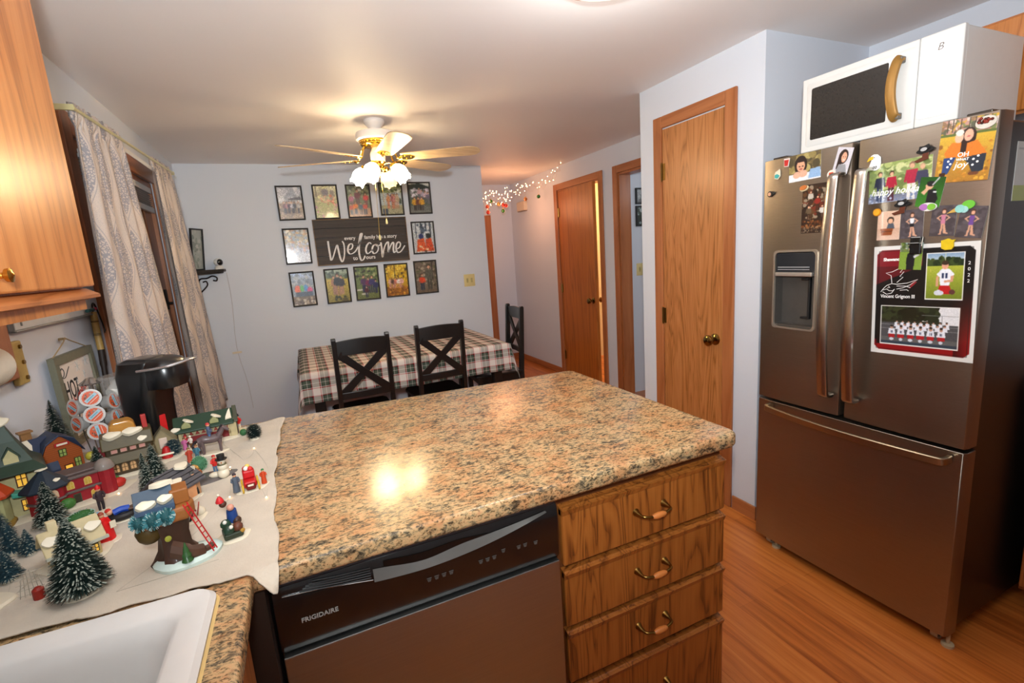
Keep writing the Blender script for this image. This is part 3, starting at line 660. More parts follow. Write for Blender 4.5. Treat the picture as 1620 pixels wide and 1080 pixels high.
    p = Pic(34, 44, 'a89c40', 9).grad(0, .25, 'b8c4b4', '5c7050').spots(0, .04, 1, .25, ['3c4c38', '687850'], 20, .07).grad(.3, 1, 'c8b040', '8c8034').person(.35, .78, .6, 'a87858', 'a88068', w=1.2).person(.52, .8, .68, '20242c', 'a88060', w=1.3).person(.68, .78, .6, '2c2c34', 'b08868', w=1.2).spots(.2, .85, .9, 1, ['2c3420', '5c5428'], 20, .06)
    out.append(p)
    p = Pic(34, 44, '6c7c48', 10).spots(0, 0, 1, .4, ['485c30', '8c9c5c', '302c24', 'a8ac78'], 50, .07).rect(0, .75, 1, 1, '6c7440').rect(0, .68, .35, .72, 'd0ccc4').rect(.2, .82, .5, .86, 'd0ccc4')
    for x, y, h, c in [(.35, .8, .55, '50305c'), (.55, .82, .5, '782850'), (.72, .82, .55, '3c3468'), (.88, .85, .45, '242858'), (.45, .95, .35, '54202c')]: p.person(x, y, h, c, '2c2c48', w=1.3)
    out.append(p)
    p = Pic(34, 44, 'c49c20', 11).spots(0, 0, 1, .5, ['e0b828', 'a87c18', '4c3c18', 'e8cc50'], 70, .07).rect(.4, 0, .45, .4, '2c2418').rect(0, .72, 1, 1, '98601c').spots(0, .7, 1, 1, ['c07c1c', '7c4c18', 'dca030'], 50, .05)
    for x, c in [(.18, 'c8a090'), (.32, '5c4038'), (.45, 'c87868'), (.58, 'e8dcd8'), (.72, 'd8a8a0')]: p.person(x, .76, .34, c, 'c08870', w=1.5)
    out.append(p)
    p = Pic(34, 44, '706458', 12).spots(0, 0, 1, .8, ['8c8070', '504838', 'a89c88', '5c5c40'], 60, .08).rect(.78, 0, .84, .6, '38302c').person(.66, .95, .86, '58584c', '44443c', '3c3428', w=1.1).person(.3, .93, .55, 'd84c28', '24344c', w=1.3).rect(0, .9, 1, 1, '6c5c4c')
    out.append(p)
    for p in out: soft(p); p.grain(.09)
    return out
PC = pics()
spec = [(-.053,.157,1.844,2.133,'grey hazy group photo in black frame, top row leftmost'),(.237,.447,1.844,2.140,'green park photo in black frame, second in the top row'),(.516,.731,1.846,2.139,'orange-shirt team photo in black frame, middle of the top row'),(.806,1.025,1.859,2.154,'lakeside group photo in black frame above the sign right end'),(1.075,1.296,1.862,2.157,'black framed photo with yellow outfits, top row rightmost'),
(-.050,.163,1.470,1.777,'black framed autumn photo with painted pale glare, left of the welcome sign'),(1.072,1.296,1.487,1.793,'black framed photo of two people in orange, right of the welcome sign'),
(-.047,.156,1.097,1.403,'colourful jackets photo in black frame, bottom row leftmost'),(.240,.452,1.095,1.409,'black framed photo of three people in a yellow field'),(.497,.719,1.097,1.412,'black framed photo of people in purple by a bench'),(.773,.997,1.100,1.415,'black framed golden autumn leaves photo in the bottom row'),(1.057,1.283,1.103,1.424,'black framed photo of man in camouflage with orange-vested child')]
for i, (x0, x1, z0, z1, lb) in enumerate(spec):
    cx, cz, w_, h_ = (x0+x1)/2, (z0+z1)/2, x1-x0, z1-z0
    t = thing('picture_frame', lb, 'picture', (cx, YW, cz), 0, 'family pictures around the welcome sign')
    t.rotation_euler = (0, [.0, .0, .0, -.0, .0, .01, .0, .0, .0, .01, .01, .0][i], 0)
    f = MB(face_y(0, 0, 0)); b_ = .013
    f.loft([[(a, b, z) for a, b in ((-w_/2+i0, -h_/2+i0), (w_/2-i0, -h_/2+i0), (w_/2-i0, h_/2-i0), (-w_/2+i0, h_/2-i0))] for i0, z in ((0, .0005), (0, .018), (.004, .021), (b_-.002, .017), (b_, .010))])
    f.build('frame', FRM, t); board(PC[i], face_y(0, 0, 0) @ TR(0, 0, .007), w_-.022, h_-.022, 'photo_print', t, .001)
    MB(face_y(0, 0, 0)).box(-w_/2+.01, w_/2-.01, -h_/2+.01, h_/2-.01, .0004, .006).build('backing', BLACKM, t)
# welcome sign
ws = thing('welcome_sign', 'dark wood plank sign with white Welcome lettering among the pictures', 'sign', (0, YW, 0))
def dplank():
    m, nt, b = nodes('weathered_dark_plank'); t = NT(nt)
    n1 = t.noise(t.co(scale=(2, 10, 60)), 1, 5, .6, .3)
    t.put(b.inputs['Base Color'], t.ramp(n1, [(.3, '231c17'), (.55, '3a302a'), (.8, '52463c')])); b.inputs['Roughness'].default_value = .6; t.bump(b, n1, .2, .003); return m
DP = dplank(); sx0, sx1, sz0, sz1 = .203, 1.026, 1.440, 1.842; nh = 5
for i in range(nh):
    z0 = sz0+(sz1-sz0)*i/nh; MB().box(sx0+.006, sx1-.006, -.024, -.006, z0+.0008, z0+(sz1-sz0)/nh-.0008).build('plank', DP, ws, bevel=.0015, seg=1)
EDG = wood('stained_sign_edge', '3c2a18', '6e5230', '8a6a42', 0, rough=.6, coat=0)
MB().box(sx0, sx1, -.030, -.001, sz0, sz0+.007).box(sx0, sx1, -.030, -.001, sz1-.007, sz1).box(sx0, sx0+.007, -.030, -.001, sz0+.007, sz1-.007).box(sx1-.007, sx1, -.030, -.001, sz0+.007, sz1-.007).build('edge_frame', EDG, ws)
CH = mk('e6e4e2', .6, var=.04, name='chalk_white_paint')
STK = [[(.312,1.654),(.312,1.615),(.314,1.543),(.318,1.485),(.338,1.512),(.365,1.576),(.384,1.614),(.39,1.575),(.397,1.501),(.411,1.464),(.43,1.499),(.442,1.559),(.443,1.62),(.432,1.647)],
[(.469,1.568),(.501,1.571),(.518,1.598),(.511,1.619),(.486,1.608),(.471,1.564),(.484,1.53),(.517,1.536),(.548,1.565),(.582,1.625),(.608,1.684),(.613,1.706),(.598,1.697),(.581,1.637),(.568,1.552),(.57,1.49),(.581,1.464),(.6,1.475),(.616,1.505)],
[(.684,1.607),(.669,1.62),(.644,1.597),(.629,1.554),(.64,1.522),(.668,1.536),(.691,1.557)],
[(.721,1.602),(.697,1.587),(.685,1.551),(.696,1.521),(.725,1.53),(.743,1.563),(.737,1.594),(.721,1.602),(.739,1.585),(.765,1.596)],
[(.772,1.617),(.774,1.564),(.774,1.482),(.792,1.55),(.815,1.599),(.838,1.618),(.837,1.573),(.832,1.525),(.853,1.572),(.88,1.611),(.888,1.595),(.88,1.545),(.885,1.517),(.904,1.531)],
[(.906,1.546),(.938,1.561),(.952,1.592),(.939,1.613),(.916,1.594),(.906,1.55),(.92,1.515),(.953,1.528),(.992,1.577)]]
for st in STK:
    pts = smooth_path([(x, -.0255, z) for x, z in st], 7); rr_ = []
    for i, p in enumerate(pts):
        d = pts[min(i+1, len(pts)-1)]-pts[max(i-1, 0)]; rr_.append(.0035+.0045*abs(d.z)/(d.length+1e-6)*(1 if d.z < 0 else .55))
    MB().tube(pts, rr_, 8, flat=.25, up=(0, 1, 0)).build('script_lettering', CH, ws, smooth=True) if False else None
    m = MB(); L = []; Rr = []
    for i, p in enumerate(pts):
        d = (pts[min(i+1, len(pts)-1)]-pts[max(i-1, 0)]).normalized(); nrm = Vector((-d.z, 0, d.x)); L.append(p+nrm*rr_[i]); Rr.append(p-nrm*rr_[i])
    n = len(pts); vs = [(v.x, -.0242, v.z) for v in L+Rr]+[(v.x, -.0262, v.z) for v in L+Rr]
    fs = [(2*n+i, 2*n+i+1, 3*n+i+1, 3*n+i) for i in range(n-1)]+[(i, i+1, 2*n+i+1, 2*n+i) for i in range(n-1)]+[(n+i, 3*n+i, 3*n+i+1, n+i+1) for i in range(n-1)]+[(0, n, 3*n, 2*n), (n-1, 2*n-1, 4*n-1, 3*n-1)]
    m.add(vs, fs).build('script_lettering', CH, ws)
for s_, x, z, sz in (('every', .452, 1.655, .046), ('family has a story', .628, 1.656, .046), ('to', .508, 1.472, .05), ('ours', .622, 1.474, .05)):
    text(s_, sz, face_y(x, -.0245, z), CH, 'small_lettering', ws, bold=.0008, ext=.0006, sx={'every': .95, 'family has a story': .92}.get(s_, .95))
# light switch
def switch_plate(M, w_, h_, lb, toggles):
    t = thing('light_switch', lb, 'light switch', M.translation); M2 = M.copy(); M2.translation = (0, 0, 0)
    IV = mk('d8c88c', .35, var=.03, name='almond_plastic')
    m = MB(M2); m.loft([[(a, b, z) for a, b in rrect(-w_/2+i0, w_/2-i0, -h_/2+i0, h_/2-i0, .004)] for i0, z in ((0, .0003), (0, .003), (.003, .005))], cap1=True); m.build('cover_plate', IV, t, smooth=True)
    for x in toggles: m = MB(M2); m.box(x-.010, x+.010, -.022, .022, .005, .006).box(x-.004, x+.004, -.006, .010, .006, .016); m.build('toggle', mk('b8a870', .4, name='switch_detail'), t)
switch_plate(face_y(1.616, YW-.0002, 1.193), .116, .122, 'almond double light switch on the dining wall beside the pictures', (-.023, .023))
switch_plate(face_y(2.995, 3.7198, 1.20), .07, .115, 'almond switch on the bedroom wall seen through the open doorway', (0,))
# bedroom wall pictures
for z0, z1, c in ((1.80, 1.945, '1c1a1a'), (1.60, 1.785, '2c302c')):
    p = Pic(20, 20, c, 5).spots(0, 0, 1, 1, ['46423e', '101010', '5c605c'] if c == '1c1a1a' else ['98a8a8', '3c5040', '26301c'], 30, .1)
    t = thing('picture_frame', 'dark framed picture in the bedroom, '+('upper' if z0 > 1.7 else 'lower')+' one seen through the doorway', 'picture', (3.06, 3.72, (z0+z1)/2), 0)
    f = MB(face_y(0, 0, 0)); w_, h_ = .20, z1-z0
    f.loft([[(a, b, z) for a, b in ((-w_/2+i0, -h_/2+i0), (w_/2-i0, -h_/2+i0), (w_/2-i0, h_/2-i0), (-w_/2+i0, h_/2-i0))] for i0, z in ((0, .0005), (0, .02), (.012, .02), (.014, .006))]); f.build('frame', BLACKM, t)
    board(p, face_y(0, 0, 0) @ TR(0, 0, .005), w_-.02, h_-.02, 'photo_print', t, .001)
# chime box
t = thing('door_chime', 'small beige chime box high on the corridor wall', 'door chime', (XH, 5.57, 1.995))
MB().box(-.045, -.0005, -.11, .11, -.055, .055).build('cover', mk('d6c6b0', .5, name='beige_plastic'), t, bevel=.006); MB().box(-.040, -.0005, -.10, .10, -.062, -.055).build('shadow_strip', mk('8a7868', .5, name='painted_chime_shadow'), t)  # darker strip below the cover is put in as its shadow

# ------------------------------------------------------------------ ceiling fan
fx, fy = .58, 3.24
fan = thing('ceiling_fan', 'white and brass six-blade ceiling fan with lit tulip shades', 'ceiling fan', (fx, fy, ZC))
FW = mk('e8e2dc', .3, var=.03, name='fan_white'); BR2 = mk('d8b04c', .15, 1, var=.05, name='polished_brass')
MB().lathe([(.062, 0), (.064, -.012), (.060, -.022), (.046, -.040), (.036, -.052), (.036, -.075)], n=28).build('canopy', FW, fan, smooth=True)
MB().lathe([(.036, -.070), (.10, -.072), (.118, -.078), (.122, -.092), (.120, -.118), (.108, -.126)], n=36).build('motor_housing', FW, fan, smooth=True)
MB().lathe([(.108, -.125), (.104, -.130), (.106, -.136), (.098, -.142), (.100, -.148), (.090, -.156), (.05, -.165), (.03, -.166)], n=36).build('brass_band', BR2, fan, smooth=True)
MB().lathe([(.03, -.165), (.046, -.20), (.046, -.222), (.044, -.246), (.040, -.248)], n=28).build('switch_housing', FW, fan, smooth=True)
MB().lathe([(.040, -.248), (.044, -.252), (.036, -.262), (.036, -.280), (.028, -.290), (.008, -.294)], n=28).build('light_fitter', BR2, fan, smooth=True)
blade_mat = wood('bleached_oak_blade', 'b89a70', 'cdb088', 'dcc49c', 0, rings=2, rough=.35)
zb = -.232
for k, a in enumerate((-88, -28, 30, 88, 152, 208)):
    R_ = RZ(math.radians(a)) @ TR(0, 0, zb) @ Matrix.Rotation(math.radians(-11), 4, 'X')
    b1 = MB(R_); out = [(.155, -.050), (.20, -.056), (.58, -.066), (.615, -.058), (.645, -.030), (.650, 0), (.645, .030), (.615, .058), (.58, .066), (.20, .056), (.155, .050)]
    b1.prism(out, 0, .006); bl = b1.build('blade', [blade_mat], fan, bevel=.0015, seg=1)
    b2 = MB(R_); b2.prism([(.14, -.012), (.17, -.040), (.215, -.032), (.235, -.008), (.235, .008), (.215, .032), (.17, .040), (.14, .012)], -.004, -.0005)
    b2.cyl((.18, .02, -.007), (.18, .02, -.002), .005, n=8).cyl((.18, -.02, -.007), (.18, -.02, -.002), .005, n=8).cyl((.215, 0, -.007), (.215, 0, -.002), .005, n=8)
    b3 = MB(RZ(math.radians(a))); b3.tube(smooth_path([(.075, 0, -.158), (.10, 0, -.175), (.125, 0, zb-.002), (.155, 0, zb-.004)]), .0065, 8)
    q = b3.build('blade_arm', BR2, bl, smooth=True); b2.build('blade_bracket', BR2, bl)
def emit_glass(name, col, e):
    m, nt, b = nodes(name); t = NT(nt); t.put(b.inputs['Base Color'], (*lin('fff4e0'), 1)); b.inputs['Roughness'].default_value = .3
    b.inputs['Emission Color'].default_value = (*lin(col), 1); t.put(b.inputs['Emission Strength'], t.m('ADD', e*.9, t.m('MULTIPLY', t.noise(t.co(), 12, 2), e*.2))); return m
LIT = emit_glass('lit_frosted_glass', 'ffe2b4', 50)
UNLIT = glass('dim_ribbed_glass', 'f0e0b8', .15, alpha=.6)
for k, (a, on) in enumerate(((147, 1), (-120, 1), (-33, 1), (57, 0))):
    R_ = RZ(math.radians(a)); m = MB(R_)
    m.tube(smooth_path([(.034, 0, -.268), (.055, 0, -.262), (.075, 0, -.262), (.088, 0, -.272)]), .0045, 8); arm = m.build('lamp_arm', BR2, fan, smooth=True)
    T = R_ @ TR(.090, 0, -.272) @ Matrix.Rotation(math.radians(-38), 4, 'Y')
    m = MB(T); m.lathe([(.012, .004), (.022, 0), (.026, -.010), (.026, -.016), (.020, -.020)], n=20); m.build('shade_holder', BR2, fan, smooth=True)
    ribs = 8; n = 48; prof = [(.020, -.016), (.034, -.028), (.046, -.048), (.050, -.068), (.047, -.088), (.043, -.104), (.046, -.116)]
    vs = []; fs = []
    for r, z in prof:
        for i in range(n):
            th = 2*math.pi*i/n; sc_ = 1+.035*math.cos(ribs*th)*((-z)/.116); vs.append((r*sc_*math.cos(th), r*sc_*math.sin(th), z-(.010*max(0, math.cos(6*th)) if z < -.11 else 0)))
    for j in range(len(prof)-1):
        for i in range(n): fs.append((j*n+i, j*n+(i+1) % n, (j+1)*n+(i+1) % n, (j+1)*n+i))
    m = MB(T); m.add(vs, fs); m.build('lamp_shade', LIT if on else UNLIT, fan, smooth=True, label='glowing tulip glass shade' if on else 'unlit tulip glass shade')
    m = MB(T); m.lathe([(.012, -.016), (.014, -.04), (.024, -.062), (.022, -.078), (.001, -.088)], n=16); m.build('bulb', LIT if on else mk('cfc4a0', .3, name='unlit_bulb_glass'), fan, smooth=True)
for x, y, z1, ang in ((-.060, -.09, 1.605, 0), (-.006, -.085, 1.702, 0)):
    z0 = -.285; ze = z1-ZC; m = MB(); m.cyl((x*.6, y*.4, z0+.03), (x, y, ze), .0011, n=6); ch = m.build('pull_chain', BR2, fan)
    m = MB(TR(x, y, ze-.02)); m.lathe([(.001, .024), (.003, .020), (.0055, .010), (.0075, -.004), (.006, -.010), (.001, -.012)], n=12); m.build('chain_pull', mk('ddd49a', .3, name='ivory_pull'), ch, smooth=True)

# ------------------------------------------------------------------ table, cloth, chairs
tb = thing('dining_table', 'black dining table under the plaid cloth against the wall', 'table', (.70, 3.93, 0))
MB().box(-.73, .73, -.52, .52, .715, .752).build('tabletop', BLACKW, tb, bevel=.004)
MB().box(-.67, .67, -.47, -.45, .63, .715).box(-.67, .67, .45, .47, .63, .715).box(-.67, -.65, -.45, .45, .63, .715).box(.65, .67, -.45, .45, .63, .715).build('apron', BLACKW, tb)
for sx in (-1, 1):
    for sy in (-1, 1): MB().box(sx*.66-.035, sx*.66+.035, sy*.46-.035, sy*.46+.035, 0, .715).build('leg', BLACKW, tb, bevel=.004)
# tablecloth: flat top, hanging sides with folded corners
def tablecloth():
    hx, hy, top, dr_ = .745, .535, .7535, .21; nx, ny = 76, 58; vs = []; uv = []; rnd = random.Random(4)
    W2, H2 = hx+dr_, hy+dr_
    for j in range(ny+1):
        for i in range(nx+1):
            u = -W2+2*W2*i/nx; v = -H2+2*H2*j/ny
            ex = max(0, abs(u)-hx); ey = max(0, abs(v)-hy); sx = 1 if u > 0 else -1; sy = 1 if v > 0 else -1
            x = sx*min(abs(u), hx); y = sy*min(abs(v), hy); z = top
            e = max(ex, ey)
            if ex > 0 or ey > 0:
                d = math.hypot(ex, ey) if ex > 0 and ey > 0 else e
                z = top-d*.985
                fl = .010+.10*d
                if ex > 0 and ey > 0:   # corner flap falls outward along the bisector
                    an = math.atan2(ey, ex); k = math.cos(2*(an-math.pi/4)); x += sx*(.012+.16*d*math.cos(an)+.10*d*k*.4); y += sy*(.012+.16*d*math.sin(an)+.10*d*k*.4)
                else:
                    wv = .006*math.sin(u*19+v*7)*(d/dr_)+.004*math.sin((u-v)*43)*(d/dr_)
                    if ex > 0: x += sx*(fl+wv)
                    else: y += sy*(fl+wv)
                z = max(z, .40)
            else: z += .0006*math.sin(u*9)*math.sin(v*11)
            if y > .70: y = .70
            vs.append((x, min(y, .742), z)); uv.append((u, v))
    fs = [(j*(nx+1)+i, j*(nx+1)+i+1, (j+1)*(nx+1)+i+1, (j+1)*(nx+1)+i) for j in range(ny) for i in range(nx)]
    me = bpy.data.meshes.new('tablecloth'); me.from_pydata(vs, [], fs); l = me.uv_layers.new(name='UVMap')
    l.data.foreach_set('uv', [c for p in me.polygons for vi in p.vertices for c in uv[vi]]); me.polygons.foreach_set('use_smooth', [True]*len(me.polygons))
    me.materials.append(PLAID); o = bpy.data.objects.new('tablecloth', me); COL.objects.link(o); o.location = (.70, 3.93, 0)
    md = o.modifiers.new('s', 'SOLIDIFY'); md.thickness = .0012; md.offset = 1
    return tag(o, 'red, green and white plaid tablecloth draped over the dining table', 'tablecloth')
tablecloth()
def make_chair(lb):
    t = thing('dining_chair', lb, 'chair', group='black cross-back dining chairs')
    w_, d_ = .205, .21  # faces +y; the back is at -y
    seat = [(-.215, -.20), (.215, -.20), (.225, .17), (.20, .215), (0, .228), (-.20, .215), (-.225, .17)]
    MB().prism(seat, .440, .466).build('seat', BLACKW, t, bevel=.008, seg=3)
    MB().box(-.18, .18, .165, .185, .385, .44).box(-.18, .18, -.19, -.17, .385, .44).box(-.19, -.17, -.17, .165, .385, .44).box(.17, .19, -.17, .165, .385, .44).build('seat_rail', BLACKW, t)
    for s in (-1, 1):
        MB().box(s*.185-.019, s*.185+.019, .155, .193, 0, .44).build('leg', BLACKW, t, bevel=.003)
        m = MB(); sec = [(-.175, 0, ), (-.20, .45), (-.205, .62), (-.235, .985), (-.240, 1.0)]
        poly = [(-.19-.02, 0), (-.165-.02, 0), (-.172, .45), (-.205, .985), (-.212, .998), (-.238, .998), (-.243, .985), (-.212, .45)]
        m.prism(poly, s*.190-.0155, s*.190+.0155, 'x').build('back_post', BLACKW, t, bevel=.003)
    def back_y(z): return -.192-(z-.45)*.060 if z > .45 else -.192
    rl = MB(); n = 10
    for (z0, z1, dz) in ((.885, .975, .010), (.600, .645, .0)):
        top = [(-.176+.352*i/n, back_y(z1)-.004-.012*math.sin(math.pi*i/n), z1+dz*math.sin(math.pi*i/n)) for i in range(n+1)]
        m = MB(); L = []
        for i in range(n+1):
            x, y, z = top[i]; L.append([(x, y-.010, z0), (x, y+.010, z0), (x, y+.010, z), (x, y-.010, z)])
        m.loft(L, True, True); m.build('top_rail' if z0 > .8 else 'lower_rail', BLACKW, t, bevel=.003)
    for s in (-1, 1):
        m = MB(); a = Vector((-s*.165, back_y(.64)-.010+(.004*s), .635)); b = Vector((s*.165, back_y(.89)-.012+(.004*s), .895)); d = (b-a).normalized(); nn = d.cross(Vector((0, 1, 0))).normalized()*.027; th = Vector((0, .007, 0))
        m.loft([[a-nn-th, a+nn-th, a+nn+th, a-nn+th], [(a+b)/2-nn*.8-th, (a+b)/2+nn*.8-th, (a+b)/2+nn*.8+th, (a+b)/2-nn*.8+th], [b-nn-th, b+nn-th, b+nn+th, b-nn+th]], True, True); m.build('cross_brace', BLACKW, t)
    for s in (-1, 1): MB().box(s*.185-.009, s*.185+.009, -.18, .16, .17, .20).build('stretcher', BLACKW, t)
    return t
ch0 = make_chair('black cross-back dining chair at the table, nearer the curtain'); ch0.scale = (.86, 1, 1); ch0.location = (.312, 3.335, 0); ch0.rotation_euler = (0, 0, .045)
ch = copy_tree(ch0); ch['label'] = 'black cross-back dining chair in the middle of the table side'; ch.location = (.858, 3.465, 0); ch.rotation_euler = (0, 0, .04)
ch = copy_tree(ch0); ch['label'] = 'black cross-back dining chair at the table end by the corridor'; ch.location = (1.46, 3.78, 0); ch.rotation_euler = (0, 0, math.pi/2-.06)

# ------------------------------------------------------------------ curtains, rod, blind
rod = thing('curtain_rod', 'white and brass curtain rod above the patio door', 'curtain rod')
MB().tube([(-.655, 2.36, 2.072), (-.655, 4.05, 2.128)], .0065, 10).build('front_rod', mk('d8d09c', .3, .3, name='champagne_metal'), rod, smooth=True)
MB().box(-.672, -.668, 2.38, 4.03, 2.052, 2.074).build('back_rod', WHITE, rod, bevel=.001)
for y in (2.36, 4.05): MB().box(XL, -.65, y-.006, y+.006, 2.062+(y-2.36)*.033, 2.082+(y-2.36)*.033).build('bracket', mk('d8d09c', .3, .3, name='champagne_metal'), rod)
def curtain(lb, ytop, ybot, ztop, zbot, folds, amp, x0=-.668, xout=.02, uvw=.5, seed=1):
    nx, nz = 90, 40; vs = []; uv = []; rnd = random.Random(seed); ph = rnd.uniform(0, 6)
    for j in range(nz+1):
        t = j/nz
        for i in range(nx+1):
            u = i/nx; e = t**.8
            zt = ztop[0]+(ztop[1]-ztop[0])*u; zb_ = zbot[0]+(zbot[1]-zbot[0])*u
            y0 = ytop[0]+(ybot[0]-ytop[0])*e; y1 = ytop[1]+(ybot[1]-ytop[1])*e
            f = math.sin(2*math.pi*folds*u+ph+.5*math.sin(3*u+t))*amp*(.45+.8*t)+.006*math.sin(2*math.pi*folds*2.3*u+ph*2+t*2)
            if t < .035: f = .012*math.sin(2*math.pi*folds*5*u)
            z = zt+(zb_-zt)*t+(.018*abs(math.sin(folds*9*u)) if j == 0 else 0)
            vs.append((x0+xout*t+f, y0+(y1-y0)*u+.012*math.cos(2*math.pi*folds*u)*t, z)); uv.append((u*uvw, (1-t)*(zt-zb_)))
    fs = [(j*(nx+1)+i, j*(nx+1)+i+1, (j+1)*(nx+1)+i+1, (j+1)*(nx+1)+i) for j in range(nz) for i in range(nx)]
    me = bpy.data.meshes.new('curtain'); me.from_pydata(vs, [], fs); l = me.uv_layers.new(name='UVMap')
    l.data.foreach_set('uv', [c for p in me.polygons for vi in p.vertices for c in uv[vi]]); me.polygons.foreach_set('use_smooth', [True]*len(me.polygons))
    me.materials.append(CURT); o = bpy.data.objects.new('curtain', me); COL.objects.link(o)
    md = o.modifiers.new('s', 'SOLIDIFY'); md.thickness = .001
    return tag(o, lb, 'curtain', 'leaf-print curtains of the patio door')
curtain('cream curtain panel with blue leaf print beside the oak cabinet', (2.37, 2.955), (2.16, 3.19), (2.082, 2.105), (.56, .56), 4, .022, uvw=.80, seed=3)
curtain('cream curtain panel with blue leaf print beside the wall shelf', (3.50, 3.98), (3.42, 4.42), (2.115, 2.135), (.42, .42), 4, .024, uvw=.70, seed=21)
bl = thing('window_blind', 'raised white blind at the top of the patio door', 'blind')
MB().box(XL-.022, XL-.001, 2.70, 3.84, 1.965, 2.00).build('head_rail', WHITE, bl, bevel=.002)
for i in range(6): MB().box(XL-.020, XL-.002, 2.70, 3.84, 1.952-i*.013-.0015, 1.952-i*.013).build('slat', WHITE, bl)
MB().box(XL-.0215, XL-.0005, 2.70, 3.84, 1.845, 1.878).build('bottom_stack', WHITE, bl, bevel=.002)

# ------------------------------------------------------------------ corner shelf with camera and frame
sh = thing('corner_shelf', 'dark wooden corner shelf with scrolled iron bracket', 'shelf', (XL, YW, 1.45))
MB().prism([(0.001, -.001), (.245, -.001), (.235, -.06), (.07, -.21), (.001, -.22)], 0, .022).build('shelf_board', mk('2e2a26', .45, var=.2, name='dark_walnut'), sh, bevel=.003)
MB().prism([(0.001, -.001), (.225, -.001), (.215, -.055), (.065, -.19), (.001, -.20)], -.012, 0).build('shelf_moulding', mk('2e2a26', .45, var=.2, name='dark_walnut'), sh, bevel=.003)
IR = mk('2a1e1c', .5, .6, name='wrought_iron')
MB().tube(smooth_path([(.03, -.012, -.17), (.03, -.012, -.10), (.05, -.012, -.05), (.10, -.012, -.045), (.14, -.012, -.03), (.17, -.012, -.045), (.165, -.012, -.07), (.14, -.012, -.065)]), .006, 8).tube(smooth_path([(.03, -.012, -.165), (.065, -.012, -.135), (.095, -.012, -.10), (.09, -.012, -.07), (.065, -.012, -.075)]), .0055, 8).build('scroll_bracket', IR, sh, smooth=True)
sc = thing('security_camera', 'white round security camera with black face on the corner shelf', 'camera', (-.553, 4.61, 1.472), -.15)
MB().lathe([(.034, 0), (.034, .012), (.028, .022), (.020, .026)], n=24).build('base', WHITE, sc, smooth=True)
MB().ball((0, 0, .055), .033, 24).build('head', WHITE, sc, smooth=True)
m = MB(TR(0, 0, .055) @ RZ(.9) @ Matrix.Rotation(math.pi/2, 4, 'X')); m.lathe([(.026, .0215), (.022, .027), (.012, .0330), (.001, .0338)], n=20, cap=False); m.build('lens_face', BLACKP, sc, smooth=True)
t = thing('photo_stand', 'dark framed picture standing on the corner shelf behind the curtain', 'picture', (-.70, 4.60, 1.472), -.4)
M_ = Matrix.Rotation(.12, 4, 'Y') @ face_px(0, 0, .165)
f = MB(M_); f.loft([[(a, b, z) for a, b in ((-.085+i0, -.165+i0), (.072-i0, -.165+i0), (.072-i0, .165-i0), (-.085+i0, .165-i0))] for i0, z in ((0, 0), (0, .014), (.010, .014), (.012, .006))], cap0=True); f.build('frame', BLACKM, t)
board(Pic(16, 30, 'a4aca8', 3).spots(0, 0, 1, 1, ['8c9890', 'b4b8b4', '7c8880'], 30, .12), M_ @ TR(-.0065, 0, .004), .14, .31, 'photo_print', t, .001)
cb_ = MB().tube(smooth_path([(-.515, YW-.004, 1.44), (-.512, YW-.004, 1.2), (-.535, YW-.004, .80), (-.50, YW-.004, .5), (-.49, YW-.004, .25)]), .0018, 6).build('camera_cable', mk('b8b4b4', .5, name='pale_cable_grey'))
tag(cb_, 'thin pale cable running down the wall below the security camera', 'cable')
t = MB().box(-.575, -.505, YW-.006, YW-.0005, .752, .768).build('cable_clip', mk('d8ccb4', .5, name='cream_tape')); tag(t, 'small cream clip holding the cable on the dining wall', 'clip')

# ------------------------------------------------------------------ string lights with baubles
gl = thing('string_lights', 'warm fairy light garland hanging across the corridor entrance', 'string lights')
ctrl = [(2.62, 4.47, 2.292), (2.60, 4.58, 2.215), (2.60, 4.85, 2.160), (2.50, 5.0, 2.150), (2.38, 5.02, 2.110), (2.28, 5.03, 2.075), (2.15, 5.02, 2.045), (2.04, 5.0, 2.02), (1.95, 4.98, 1.975)]
cp_ = smooth_path(ctrl, 8); GW = mk('caa890', .4, name='copper_wire'); rnd = random.Random(11)
for s_ in range(3):
    MB().tube([p+Vector((rnd.uniform(-.01, .01), rnd.uniform(-.02, .02), .022*math.sin(i*.9+s_*2)+(-.02*s_))) for i, p in enumerate(cp_)], .0008, 5).build('wire', GW, gl)
MB().tube([ctrl[0], (2.62, 4.47, ZC)], .0012, 5).build('hook', GW, gl)
bulbm = emit_glass('fairy_light_glow', 'ffc488', 16); bm0 = MB().ball((0, 0, 0), .0048, 8).build('bulb', bulbm, gl, smooth=True)
n = 92
for i in range(n):
    u = (i/(n-1))**.6; k = u*(len(cp_)-1); p = cp_[int(k)]; sp_ = .03+.075*u
    q = bm0 if i == 0 else bm0.copy()
    if i: COL.objects.link(q)
    q.parent = gl; q.location = p+Vector((rnd.uniform(-.04, .04), rnd.uniform(-.08, .08), rnd.uniform(-.9, 1)*sp_)); s_ = rnd.uniform(.7, 1.15); q.scale = (s_,)*3
for p in ((2.1, 4.95, 1.86), (2.35, 5.1, 1.90)): lamp('fairy_glow', 'POINT', p, 3.6, (1, .42, .20), .15)
def bauble(col, p, where, r=.021):
    m = mk(col, .18, .35, var=.05, coat=.6)
    t = thing('bauble', where, 'ornament', p, 0, 'baubles on the fairy light garland')
    MB().ball((0, 0, 0), r, 20).build('ball', m, t, smooth=True)
    MB().cyl((0, 0, r-.001), (0, 0, r+.006), .005, n=10).tube([(0, 0, r+.006), (.001, 0, r+.035), (0, 0, r+.07)], .0006, 5).build('cap', BRASS, t)
